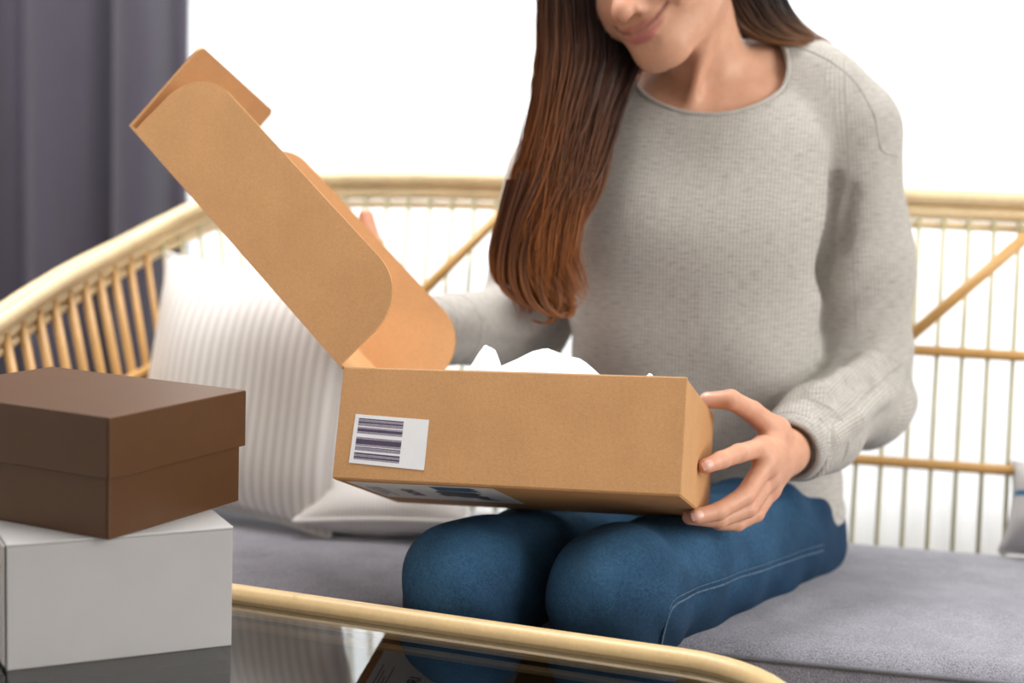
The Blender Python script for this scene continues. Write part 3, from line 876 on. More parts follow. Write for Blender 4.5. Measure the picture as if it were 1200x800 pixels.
# arms (her left = picture right)
i_tip = on_plane(827, 546, BX(HW, 0, 0) + EU * .0082, EU); yb = i_tip[1]      # left index fingertip on the carton's right wall
FAM = P(962, 500, yb + .225)
SHL, ELL_, WRL = P(994, 150, 2.03), P(1008, 448, 2.02), P(925, 526, yb + .150)
SHR, ELR, WRR = P(652, 205, 2.06), P(612, 385, 2.12), P(500, 386, 1.955)
MIDS = P(946, 105, 2.03)
NBL, NBR = P(888, 84, 2.03), P(770, 120, 2.03)
def folds(p):
    """soft drape folds of the knit, as a height in metres"""
    x, y, z = p[:, 0], p[:, 1], p[:, 2]
    f = .0022 * np.sin(38 * x + 21 * z + 1.2 * np.sin(9 * z)) * np.clip((.95 - z) / .3, 0, 1)
    f += .0018 * np.sin(17 * x - 46 * z + 2.0 * np.sin(14 * x))
    # elbow creases of her left sleeve
    for (E_, amp) in ((ELL_, .0048), (ELR, .007)):
        d2 = (x - E_[0]) ** 2 + (y - E_[1]) ** 2 + (z - E_[2]) ** 2
        w = np.exp(-d2 / (2 * .075 ** 2))
        f += amp * w * np.sin(80 * z - 70 * x + 2.2 * np.sin(22 * (x + y)) + 1.0)
    w = np.exp(-(((x - SHL[0]) / .06) ** 2 + ((z - (SHL[2] - .12)) / .12) ** 2)) * (y < 2.04)
    f += .0035 * w * np.sin(75 * x - 28 * z + 1.5 * np.sin(20 * z))
    return f
def sleeves(p):
    a = cap(p, SHL, P(1010, 320, 2.025), .066, .0665); a = smin(a, cap(p, P(1010, 320, 2.025), ELL_, .0665, .066), .02)
    a = smin(a, cap(p, ELL_, FAM, .062, .052), .03); a = smin(a, cap(p, FAM, WRL, .052, .043), .02)
    a = smin(a, ell(p, P(1012, 480, 2.0), (.054, .066, .050)), .03)
    b = cap(p, SHR, ELR, .066, .062); b = smin(b, cap(p, ELR, WRR, .058, .044), .03)
    return a, b
def sweater_solid(p, cut=False, base=False):
    t = torso(p)
    t = smin(t, cap(p, NBL, MIDS, .047, .060), .035); t = smin(t, cap(p, MIDS, SHL, .060, .067), .03); t = smin(t, cap(p, NBR, SHR, .045, .062), .035)
    a, b = sleeves(p)
    if cut:
        a = smax(a, ((p - (WRL - CUT_L * .006).astype(np.float32)) @ CUT_L.astype(np.float32)), .006)
        b = smax(b, ((p - (WRR - CUT_R * .006).astype(np.float32)) @ CUT_R.astype(np.float32)), .006)
    d = smin(smin(t, a, .010), b, .010)
    if base: return d
    # gathered fold at the armpit and the creases beside it
    for (pts_, r0_, r1_) in RIDGES:
        for q0, q1 in zip(pts_[:-1], pts_[1:]): d = smin(d, cap(p, q0, q1, r0_, r1_), .014)
    for (pts_, r_) in CREASES:
        for q0, q1 in zip(pts_[:-1], pts_[1:]): d = smax(d, -cap(p, q0, q1, r_, r_), .012)
    return d - folds(p)
def on_knit(px, py, lift=0.0):
    d = unit(ray(px, py)); h = march(lambda q: sweater_solid(q, False, True), CAM_P + d * 1.7, d, 0, .6, 900)
    return (h if h is not None else P(px, py, 1.96)) - d * lift
RIDGES = [([on_knit(1012, 425, -.006), on_knit(985, 440, -.004), on_knit(955, 462, -.005)], .011, .009), ([on_knit(1035, 465, -.006), on_knit(1000, 490, -.005), on_knit(975, 512, -.006)], .011, .009)]
CREASES = [(spline([on_knit(978, 212, 0), on_knit(969, 250, 0), on_knit(964, 320, 0), on_knit(958, 420, 0)], 14), .0065), (spline([on_knit(1000, 222, 0), on_knit(990, 258, .0), on_knit(986, 290, -.004)], 8), .0045),
           ([on_knit(1020, 448, 0), on_knit(985, 465, 0), on_knit(960, 482, 0)], .006)]
NC = P(829, 58, 1.965)                                 # neckline ellipse centre and axis
NAX = unit(TF * .86 + UP * .52); NSX = unit(np.cross(UP, NAX)); NSX = NSX if NSX[0] > 0 else -NSX
NUP = np.cross(NAX, NSX); NUP = NUP if NUP[2] > 0 else -NUP
_tilt = math.radians(-14); NSX, NUP = NSX * math.cos(_tilt) + NUP * math.sin(_tilt), NUP * math.cos(_tilt) - NSX * math.sin(_tilt)
if NUP[2] < 0: NUP = -NUP
NRX, NRY = .098, .090
def neck_hole(p):
    q = p - NC.astype(np.float32); a, b = q @ NSX.astype(np.float32), q @ NUP.astype(np.float32)
    return (np.sqrt((a / NRX) ** 2 + (b / NRY) ** 2) - 1) * NRY
HEMZ = P(940, 592, 2.0)[2]
CUT_L = unit(WRL - FAM); CUT_R = unit(WRR - ELR)
def sweater(p):
    d = sweater_solid(p, True)
    d = smax(d, -neck_hole(p), .006)
    d = smax(d, (HEMZ - .012) - p[:, 2], .006)
    return d
v, q = surfnets(sweater, (-.20, 1.76, .44), (.62, 2.24, 1.13), .0042)
# knit coordinates per vertex
def seg_uv(p, a, b):
    ax = unit(b - a); t = (p - a) @ ax; rel = p - a - t[:, None] * ax
    n1 = unit(np.cross(ax, TF)); n2 = np.cross(ax, n1)
    return np.stack([np.arctan2(rel @ n1, rel @ n2) * .062, t, np.zeros(len(p))], 1), np.linalg.norm(rel, axis=1) + np.maximum(0, -t) + np.maximum(0, t - np.linalg.norm(b - a))
p32 = v.astype(np.float32)
tA, (aA, bA) = torso(p32), sleeves(p32)
ut = np.stack([(v - _s[45, :3]) @ TS, v[:, 2], 0 * tA], 1)
k1, d1 = seg_uv(v, SHL, ELL_); k2, d2 = seg_uv(v, ELL_, WRL); k3, d3 = seg_uv(v, SHR, ELR); k4, d4 = seg_uv(v, ELR, WRR)
knit = ut.copy()
selA = (aA < tA) & (aA < bA) & (v[:, 0] > .38); selB = (bA < tA) & (bA <= aA)
knit[selA & (d1 <= d2)] = k1[selA & (d1 <= d2)]; knit[selA & (d1 > d2)] = k2[selA & (d1 > d2)]
knit[selB & (d3 <= d4)] = k3[selB & (d3 <= d4)]; knit[selB & (d3 > d4)] = k4[selB & (d3 > d4)]
sw = add('sweater', v, q, M['sweater'], person, True, attrs={'knit': ('FLOAT_VECTOR', knit)})
# neckband
def knit_of(path, v, nside):
    n = len(path); s = np.concatenate([[0], np.cumsum(np.linalg.norm(np.diff(path, axis=0), axis=1))])
    i = np.arange(len(v)) // nside; j = np.arange(len(v)) % nside
    return np.stack([s[np.clip(i, 0, n - 1)], j * .004, 0 * i], 1)
ring = []
for k in range(120):
    a = 2 * math.pi * k / 120
    o = NC + NSX * NRX * math.cos(a) * 1.03 + NUP * NRY * math.sin(a) * 1.03
    h = march(sweater_solid, o + NAX * .16, -NAX, 0, .5, 700)
    ring.append(h if h is not None else (ring[-1] if ring else o))
ring = np.array(ring)
for _ in range(6): ring = (np.roll(ring, 1, 0) + 2 * ring + np.roll(ring, -1, 0)) / 4
vv, ff = tube(ring, .0034, 10, True, .9, NAX); add('neckband', vv, ff, M['sweater_rib'], sw, True, attrs={'knit': ('FLOAT_VECTOR', knit_of(ring, vv, 10))})
# cuffs: ribbed sleeves ends with an open mouth
def cuff(w, ax, r, name='cuff'):
    n1 = unit(np.cross(ax, UP)); n2 = np.cross(ax, n1)
    prof = [(-.052, r + .0095), (-.046, r + .0025), (-.030, r + .0035), (-.010, r + .001), (.000, r - .002), (.004, r - .006), (.001, r - .009), (-.02, r - .010), (-.05, r - .010)]
    n = 56; v, f = [], []
    for (t, rr) in prof:
        for k in range(n):
            a = 2 * math.pi * k / n
            rk = rr * (1 + .03 * math.sin(2 * a + .5) + .006 * math.sin(7 * a))
            v.append(w + ax * t + n1 * rk * 1.0 * math.cos(a) + n2 * rk * .93 * math.sin(a))
    for i in range(len(prof) - 1):
        for k in range(n):
            l = (k + 1) % n; f.append([i * n + k, i * n + l, (i + 1) * n + l, (i + 1) * n + k])
    i = np.arange(len(v)); kn = np.stack([(i % n) * 2 * math.pi * r / n, (i // n) * .006, 0 * i], 1)
    add(name, np.array(v), f, M['sweater_rib'], sw, True, attrs={'knit': ('FLOAT_VECTOR', kn)})
cuff(WRL + CUT_L * .004, CUT_L, .0445); cuff(WRR + CUT_R * .004, CUT_R, .043)
# hem band
hb = []
for k in range(120):
    a = 2 * math.pi * k / 120; d = TS * math.cos(a) + TF * math.sin(a); o = np.array([np.interp(HEMZ, _s[:, 2], _s[:, 0]), np.interp(HEMZ, _s[:, 2], _s[:, 1]), HEMZ])
    h = march(lambda p: torso(p) - folds(p), o + d * .35, -d, 0, .34, 500); hb.append(h if h is not None else o + d * .15)
hb = np.array(hb)
vv, ff = tube(hb - UP * .008, .016, 10, True, .32, UP); add('hem', vv, ff, M['sweater_rib'], sw, True, attrs={'knit': ('FLOAT_VECTOR', knit_of(hb, vv, 10))})
# shoulder seams
def seam_on(fn, pts, d, r, mat, parent, name):
    out = [march(fn, p - d * .15, d, 0, .4, 600) for p in pts]; out = np.array([o for o in out if o is not None])
    vv, ff = tube(out, r, 6); at_ = {'knit': ('FLOAT_VECTOR', np.zeros((len(vv), 3)))} if mat in (M['sweater'], M['sweater_rib']) else None
    return add(name, vv, ff, mat, parent, True, attrs=at_)
sp_ = spline([P(922, 52, 2.0), P(965, 68, 1.98), (P(1003, 95, 1.97)), P(1024, 135, 1.97), P(1032, 176, 1.97), P(1055, 180, 1.97)], 50)
seam_on(sweater, sp_, unit(V3(.0, 1, -.25)), .0016, M['sweater_rib'], sw, 'shoulder_seam')

# ------------------------------------------------------------------ jeans
HPL, KNL = P(905, 630, 1.985), P(722, 697, 1.605); HPR, KNR = P(775, 615, 2.05), P(548, 687, 1.645)
ANL = KNL + V3(.01, .025, -.40); ANR = KNR + V3(.015, .03, -.395)
PEL = P(838, 600, 2.06)
def denim_folds(p):
    x, y, z = p[:, 0], p[:, 1], p[:, 2]; f = .0016 * np.sin(60 * x + 40 * y + 3 * np.sin(30 * z)) + .0016 * np.sin(25 * x - 70 * y + 60 * z)
    for K, amp in ((KNL, .0065), (KNR, .0065)):
        w = np.exp(-((x - K[0]) ** 2 + (y - K[1]) ** 2 + (z - K[2] + .07) ** 2) / (2 * .05 ** 2)); f += amp * w * np.sin(85 * z + 60 * x + 2 * np.sin(35 * x))
    w = np.exp(-((x - HPL[0] + .02) ** 2 + (y - HPL[1] + .03) ** 2) / (2 * .06 ** 2)); f += .004 * w * np.sin(90 * (x + .7 * y))
    return f
def jeans(p):
    a = cap(p, HPL, KNL, .094, .066); a = smin(a, ell(p, KNL + V3(0, .008, .0), (.065, .070, .062)), .03); a = smin(a, cap(p, KNL, ANL, .063, .047), .025)
    b = cap(p, HPR, KNR, .083, .066); b = smin(b, ell(p, KNR + V3(0, .008, 0), (.065, .070, .062)), .03); b = smin(b, cap(p, KNR, ANR, .063, .047), .025)
    h = ell(p, PEL, (.172, .125, .115))
    d = smin(smin(a, b, .012), h, .03)
    d = smax(d, .085 - p[:, 2], .004)
    box_floor = (p - BO.astype(np.float32)) @ EW.astype(np.float32) + .0025     # cloth pressed flat under the carton
    inside = ((p - BO.astype(np.float32)) @ EU.astype(np.float32))
    near = (p - BO.astype(np.float32)) @ EV.astype(np.float32)
    lim = np.maximum(np.maximum(inside - HW - .0, near - HD - .0), -near - .01)
    d = smax(d, np.minimum(box_floor, -lim * 1.0), .006) if False else smax(d, -np.maximum(-box_floor, lim), .008)
    return d - denim_folds(p)
v, q = surfnets(jeans, (-.16, 1.48, .06), (.52, 2.24, .68), .0045)
p32 = v.astype(np.float32)
def thigh_tone_of(v):  # tone mask: lighter along the thigh tops, darker down the sides
    w = np.zeros(len(v))
    for H_, K in ((HPL, KNL), (HPR, KNR)):
        t = np.clip((v - H_) @ (K - H_) / ((K - H_) @ (K - H_)), 0, 1.05); c_ = H_ + t[:, None] * (K - H_); r = v - c_
        n = np.linalg.norm(r, axis=1); up = r[:, 2] / n
        s_ = np.exp(-(n / .10) ** 2) * np.clip(up * .5 + .6, 0, 1) * np.interp(t, [0, .35, .8, 1.05], [.55, .8, .75, .65])
        w = np.maximum(w, s_ * 1.35)
    return np.clip(w, .12, 1)
je = add('jeans', v, q, M['denim'], person, True, attrs={'thigh_tone': ('FLOAT', thigh_tone_of(v))})
def leg_line(H_, K, A_, dir_, ts, side):
    """points on the denim surface along the leg, on the given side"""
    out = []
    for t in ts:
        c_ = H_ + (K - H_) * t if t <= 1 else K + (A_ - K) * (t - 1)
        h = march(jeans, c_ + dir_ * .16, -dir_, 0, .16, 400)
        if h is not None: out.append(h)
    return np.array(out)
ax = unit(KNL - HPL); od = unit(np.cross(ax, UP)); od = od if od[0] > 0 else -od
out_dir = unit(od * .80 - V3(0, .35, 0) + UP * .10)
for off in (0, .0055):
    pts = leg_line(HPL, KNL, ANL, unit(out_dir + UP * off * 14), np.linspace(.08, 1.25, 46), 1)
    for _ in range(3): pts[1:-1] = (pts[:-2] + 2 * pts[1:-1] + pts[2:]) / 4
    pts = pts + out_dir * .0012
    vv, ff = tube(pts, .0013 if off == 0 else .0007, 6); add('side_seam', vv, ff, M['thread'], je, True)
for k in range(9):        # frayed rip on the thigh
    a = march(jeans, P(738 + 5 * k, 624 + (k % 3) * 2.0, 1.5), V3(.05, 1, -.12), 0, .35, 400); b = march(jeans, P(745 + 5 * k, 628 + (k % 2) * 3.0, 1.5), V3(.05, 1, -.12), 0, .35, 400)
    if a is not None and b is not None and np.linalg.norm(a - b) < .05:
        vv, ff = tube([a, (a + b) / 2 + V3(0, -.001, .001), b], .0007, 5); add('frayed_thread', vv, ff, M['rip'], je, True)
# ------------------------------------------------------------------ head
def head_rot(yaw, pitch, roll):
    B = np.diag([-1., -1., 1.])
    return B @ np.array(Matrix.Rotation(yaw, 3, 'Z')) @ np.array(Matrix.Rotation(pitch, 3, 'X')) @ np.array(Matrix.Rotation(roll, 3, 'Y'))
HS = 1.10
HR = head_rot(math.radians(-37), math.radians(-18), math.radians(20))
HC = P(778, 80, 1.885) - HS * HR @ V3(0, .080, -.1135)           # local x = her right, y = face, z = up
def HL(x, y, z): return HC + HS * HR @ V3(x, y, z)
def sym(fn, p, *pts): return np.minimum(fn(p), fn(p * np.array([-1, 1, 1], np.float32)))
SMILE = [(-.0385, .0750, -.0500), (-.025, .0870, -.0605), (-.010, .0940, -.0655), (0, .0950, -.0660), (.010, .0940, -.0655), (.025, .0870, -.0605), (.0385, .0750, -.0500)]
def lipchain(l, off, r):
    d = None
    pts = [np.array(s) + np.array(o) for s, o in zip(SMILE, off)]
    for a, b, ra, rb in zip(pts[:-1], pts[1:], r[:-1], r[1:]):
        e_ = cap(l, a, b, ra, rb); d = e_ if d is None else np.minimum(d, e_)
    return d
UPO = [(0, -.001, .001), (0, -.001, .0035), (0, -.0015, .0050), (0, -.0015, .0042), (0, -.0015, .0050), (0, -.001, .0035), (0, -.001, .001)]; UPR = [.0012, .0030, .0038, .0036, .0038, .0030, .0012]
LOO = [(0, -.001, -.001), (0, -.0015, -.0045), (0, -.0015, -.0068), (0, -.0012, -.0072), (0, -.0015, -.0068), (0, -.0015, -.0045), (0, -.001, -.001)]; LOR = [.0012, .0040, .0054, .0058, .0054, .0040, .0012]
def face_sdf(l):
    lm = l.copy(); lm[:, 0] = np.abs(lm[:, 0])          # mirrored half for the paired features
    d = ell(l, (0, -.012, .038), (.073, .092, .082))
    d = smin(d, ell(l, (0, .022, -.030), (.0615, .070, .078)), .03)
    d = smin(d, cap(lm, (.044, .010, -.052), (.017, .066, -.094), .018, .018), .03)
    d = smin(d, ell(l, (0, .073, -.096), (.018, .017, .0175)), .022)
    d = smin(d, ell(lm, (.041, .055, -.031), (.029, .029, .028)), .022)
    d = smin(d, ell(l, (0, .070, -.062), (.030, .021, .027)), .02)
    d = smin(d, ell(l, (0, .060, .030), (.05, .03, .035)), .03)
    # nose
    n = cap(l, (0, .082, .004), (0, .1055, -.034), .0078, .0105)
    n = smin(n, ell(l, (0, .1085, -.0395), (.0120, .0108, .0104)), .006)
    n = smin(n, ell(lm, (.0125, .0945, -.0415), (.0078, .0098, .0072)), .006)
    d = smin(d, n, .009)
    d = smax(d, -ell(lm, (.0062, .0975, -.0490), (.0030, .0046, .0020)), .002)
    # eyes: sockets and lowered lids
    d = smax(d, -ell(lm, (.032, .094, .004), (.017, .014, .011)), .012)
    d = smin(d, ell(lm, (.031, .068, .002), (.0135, .0145, .0125)), .004)
    d = smax(d, -cap(lm, (.0205, .0815, -.0055), (.0425, .0745, -.0050), .0008, .0008), .0015)
    # philtrum, lips, mouth line and corners
    d = smax(d, -cap(l, (0, .1015, -.0505), (0, .1020, -.0580), .0022, .0022), .005)
    d = smin(d, lipchain(l, UPO, UPR), .0045)
    d = smin(d, lipchain(l, LOO, LOR), .0045)
    d = smax(d, -lipchain(l, [(0, .0048, .0)] * 7, [.0016, .0019, .0018, .0016, .0018, .0019, .0016]), .002)
    d = smin(d, ell(lm, (.0460, .0660, -.0480), (.010, .010, .012)), .012)
    d = smax(d, -cap(l, (-.012, .0985, -.0825), (.012, .0985, -.0825), .0040, .0040), .009)      # dip under the lower lip
    d = smax(d, -cap(lm, (.021, .0985, -.0415), (.0445, .0790, -.0540), .0016, .0016), .008)      # smile lines
    # ears
    e_ = ell(lm, (.0735, -.012, -.012), (.007, .018, .030)); d = smin(d, e_, .006)
    return d
def to_local(p): return ((p - HC.astype(np.float32)) @ HR.astype(np.float32) / HS).astype(np.float32)
NK0, NK1 = P(842, 140, 2.035), HL(0, -.022, -.055)
def neck_sdf(p):
    d = cap(p, NK0, NK1, .056, .050)
    d = smin(d, cap(p, NBL, P(838, 120, 2.03), .04, .05), .03); d = smin(d, cap(p, P(770, 125, 2.03), P(838, 120, 2.03), .04, .05), .03)
    # neck muscle and collar bones
    d = smin(d, cap(p, HL(-.045, -.01, -.06), P(806, 142, 1.95), .007, .007), .02)
    d = smin(d, cap(p, P(812, 138, 1.948), P(905, 105, 1.985), .008, .009), .012); d = smin(d, cap(p, P(795, 140, 1.948), P(735, 140, 1.98), .008, .009), .012)
    return d
def head_sdf(p):
    d = face_sdf(to_local(p)) * HS
    d = smin(d, neck_sdf(p), .018)
    chest = torso(p, -.012); chest = smin(chest, cap(p, NBL, SHL, .034, .056), .03); chest = smin(chest, cap(p, NBR, SHR, .034, .052), .03)
    return smin(d, chest, .02)
CUTZ = .86
hv, hq = surfnets(lambda p: np.maximum(head_sdf(p), CUTZ - p[:, 2]), (.02, 1.78, CUTZ - .02), (.36, 2.13, 1.36), .0026)
hl = to_local(hv.astype(np.float32))
lipd = np.minimum(lipchain(hl, UPO, UPR), lipchain(hl, LOO, LOR))
skin = np.array([.64, .355, .235]); tint = np.tile(skin, (len(hv), 1))
lipw = np.clip(1 - lipd / .0016, 0, 1)[:, None] * (hl[:, 1:2] > .07); tint = tint * (1 - lipw) + np.array([.50, .175, .155]) * lipw
mld = lipchain(hl, [(0, .0030, 0)] * 7, [.0006] * 7); mw = np.clip(1 - mld / .0020, 0, 1)[:, None] * (hl[:, 1:2] > .06) * .8; tint = tint * (1 - mw) + np.array([.13, .035, .030]) * mw
ck = np.exp(-(((np.abs(hl[:, 0]) - .040) / .022) ** 2 + ((hl[:, 2] + .030) / .022) ** 2))[:, None] * (hl[:, 1:2] > .02) * .35
tint = tint * (1 - ck) + np.array([.60, .27, .20]) * ck
nt_ = np.exp(-((hl[:, 0] / .014) ** 2 + ((hl[:, 2] + .040) / .012) ** 2))[:, None] * (hl[:, 1:2] > .085) * .25; tint = tint * (1 - nt_) + np.array([.62, .30, .23]) * nt_
brow = np.exp(-(((np.abs(hl[:, 0]) - .031) / .017) ** 4 + ((hl[:, 2] - .021 + .0006 * 0) / .0035) ** 2))[:, None] * (hl[:, 1:2] > .04) * .8; tint = tint * (1 - brow) + np.array([.06, .035, .025]) * brow
lash = np.exp(-(((np.abs(hl[:, 0]) - .0315) / .012) ** 4 + ((hl[:, 2] + .0055) / .0018) ** 2))[:, None] * (hl[:, 1:2] > .055) * .9; tint = tint * (1 - lash) + np.array([.02, .012, .01]) * lash

# ------------------------------------------------------------------ hands
def finger_sdf(p, J, R):
    d = None
    for a, b, ra, rb in zip(J[:-1], J[1:], R[:-1], R[1:]):
        e_ = cap(p, a, b, ra, rb); d = e_ if d is None else smin(d, e_, .0035)
    return d
def make_hand(F, palm, wrist, elbow, h=.0013, wr=(.0215, .026)):
    def fn(p):
        d = None
        for a, b, ra, rb in palm:
            e_ = cap(p, a, b, ra, rb); d = e_ if d is None else smin(d, e_, .014)
        fs = None
        for J, R in F:
            e_ = finger_sdf(p, J, R); fs = e_ if fs is None else np.minimum(fs, e_)
        d = smin(d, fs, .007)
        return smin(d, cap(p, wrist, elbow, *wr), .016)
    allp = np.vstack([np.array(J) for J, R in F] + [np.array([wrist])])
    end = wrist + unit(elbow - wrist) * .07
    lo = np.minimum(allp.min(0), end) - .02; hi = np.maximum(allp.max(0), end) + .02
    return surfnets(lambda p: np.maximum(fn(p), (p - end.astype(np.float32)) @ unit(elbow - wrist).astype(np.float32)), lo, hi, h) + (fn,)
RIGHT_N = EU; RP = BX(HW, 0, 0)                       # plane of the carton's right wall
IDX = [P(893, 524, yb + .075), P(866, 531, yb + .036), P(845, 539, yb + .016), i_tip]
MID = [P(898, 543, yb + .070), P(872, 581, yb + .030), P(842, 599, yb + .004), P(816, 605, yb - .010)]
RNG_ = [P(901, 560, yb + .080), P(876, 596, yb + .042), P(842, 609, yb + .020), P(808, 606, yb + .006)]
PNK = [P(903, 574, yb + .092), P(886, 602, yb + .066), P(864, 614, yb + .050), P(842, 614, yb + .038)]
_tt = BX(HW - .003, HD * .80, HH + .0075)
THB = [P(909, 505, yb + .115), P(881, 482, yb + .100), P(856, 468, yb + .080), _tt]
WJ = P(921, 530, yb + .135)
Fl = [(IDX, [.0112, .0104, .0096, .0082]), (MID, [.0112, .0106, .0096, .0082]), (RNG_, [.0108, .0100, .0092, .0080]), (PNK, [.0098, .0088, .0080, .0070]), (THB, [.0150, .0122, .0112, .0092])]
palmL = [(WJ, IDX[0], .018, .0125), (WJ, MID[0], .018, .0130), (WJ, RNG_[0], .018, .0125), (WJ, PNK[0], .017, .0110), (WJ, THB[0], .017, .0150), (THB[0], MID[0], .013, .010)]
lv, lq, lfn = make_hand(Fl, palmL, WJ, FAM)
# her right hand behind the lid: thumb tip shows over the edge of the rear flap
FLB = L0 + EV * (HD + .014)
def behind(px, py, off): return on_plane(px, py, FLB + EV * off, EV)
THR = [behind(472, 358, .028), behind(452, 322, .012), behind(438, 288, .003), behind(429, 253, .001)]
I2 = [behind(458, 352, .040), behind(440, 338, .034), behind(418, 330, .022), behind(400, 324, .012)]
M2 = [behind(460, 366, .042), behind(442, 358, .036), behind(418, 352, .024), behind(398, 348, .012)]
R2 = [behind(466, 380, .044), behind(450, 376, .038), behind(428, 372, .026), behind(410, 370, .014)]
P2 = [behind(476, 393, .046), behind(464, 392, .040), behind(446, 390, .030), behind(432, 388, .020)]
W2 = P(499, 389, 1.955)
Fr = [(I2, [.0112, .0100, .0092, .0080]), (M2, [.0112, .0100, .0092, .0080]), (R2, [.0108, .0098, .0090, .0078]), (P2, [.0098, .0086, .0078, .0068]), (THR, [.0140, .0122, .0112, .0092])]
palmR = [(W2, I2[0], .018, .0125), (W2, M2[0], .018, .013), (W2, R2[0], .018, .0125), (W2, P2[0], .017, .011), (W2, THR[0], .017, .014)]
rv, rq, rfn = make_hand(Fr, palmR, W2, ELR, .0016)
def hand_tint(v, F):
    t = np.tile(np.array([.64, .345, .23]), (len(v), 1))
    for J, R in F:
        for jj, s_ in ((J[3], .011), (J[1], .009), (J[0], .011)):
            w = np.exp(-((v - jj) ** 2).sum(1) / s_ ** 2)[:, None] * .40; t = t * (1 - w) + np.array([.60, .255, .19]) * w
    return t
# the covered trunk, arms, legs and feet
def core(p):
    d = torso(p, -.022)
    d = smin(d, cap(p, SHL, ELL_, .045, .042), .02); d = smin(d, cap(p, ELL_, WJ, .040, .024), .02)
    d = smin(d, cap(p, SHR, ELR, .045, .042), .02); d = smin(d, cap(p, ELR, W2, .040, .024), .02)
    d = smin(d, ell(p, PEL, (.145, .10, .09)), .03)
    for H_, K, A_ in ((HPL, KNL, ANL), (HPR, KNR, ANR)):
        d = smin(d, cap(p, H_, K, .066, .050), .02); d = smin(d, cap(p, K, A_ - UP * .03, .046, .036), .02)
        d = smin(d, cap(p, A_ + V3(0, .02, -.045), A_ + V3(-.03, -.13, -.062), .034, .026), .02)
    below = (p - BO.astype(np.float32)) @ EW.astype(np.float32) + .010
    out = np.maximum(-below, (p - BO.astype(np.float32)) @ EV.astype(np.float32) - HD - .015)
    d = np.maximum(d, -out)
    return np.maximum(d, .004 - p[:, 2])
cv, cq = surfnets(core, (-.20, 1.40, -.02), (.58, 2.22, 1.02), .008, 1)
off1 = len(hv); off2 = off1 + len(lv); off3 = off2 + len(rv)
bv = np.vstack([hv, lv, rv, cv]); bq = np.vstack([hq, lq + off1, rq + off2, cq + off3])
bt = np.vstack([tint, hand_tint(lv, Fl), hand_tint(rv, Fr), np.tile(skin, (len(cv), 1))]); bt = np.hstack([bt, np.ones((len(bt), 1))])
body = add('body', bv, bq, M['skin'], person, True, attrs={'tint': ('FLOAT_COLOR', bt)})
# fingernails
def nail(J, R, up, fn, w=.0058, l=.0068):
    d = unit(J[3] - J[2]); up = unit(up - d * (up @ d)); sd = np.cross(d, up)
    c_ = J[3] + d * R[3] * .18
    n = 8; v, f = [], []
    for i in range(n + 1):
        for j in range(n + 1):
            a, b = 2 * i / n - 1, 2 * j / n - 1
            # rounded outline
            s_ = math.sqrt(max(0, 1 - .35 * a * a * b * b)); 
            o = c_ + d * l * a * s_ + sd * w * b * s_
            h = march(fn, o + up * .02, -up, 0, .035, 160)
            if h is None: h = o + up * R[3] * .4
            v.append(h + up * (.0005 - .0006 * (a ** 6 + b ** 6)))
    for i in range(n):
        for j in range(n): a = i * (n + 1) + j; f.append([a, a + 1, a + n + 2, a + n + 1])
    add('fingernail', np.array(v), f, M['nail'], body, True)
nail(IDX, Fl[0][1], V3(-.05, -.93, .30), lfn)
nail(MID, Fl[1][1], V3(.15, -.90, .45), lfn)
nail(RNG_, Fl[2][1], V3(.15, -.90, .45), lfn, .0052, .006)
nail(THB, Fl[4][1], V3(-.1, -.2, 1), lfn, .0066, .0075)
nail(THR, Fr[4][1], V3(.5, .6, .6), rfn, .0066, .0075)

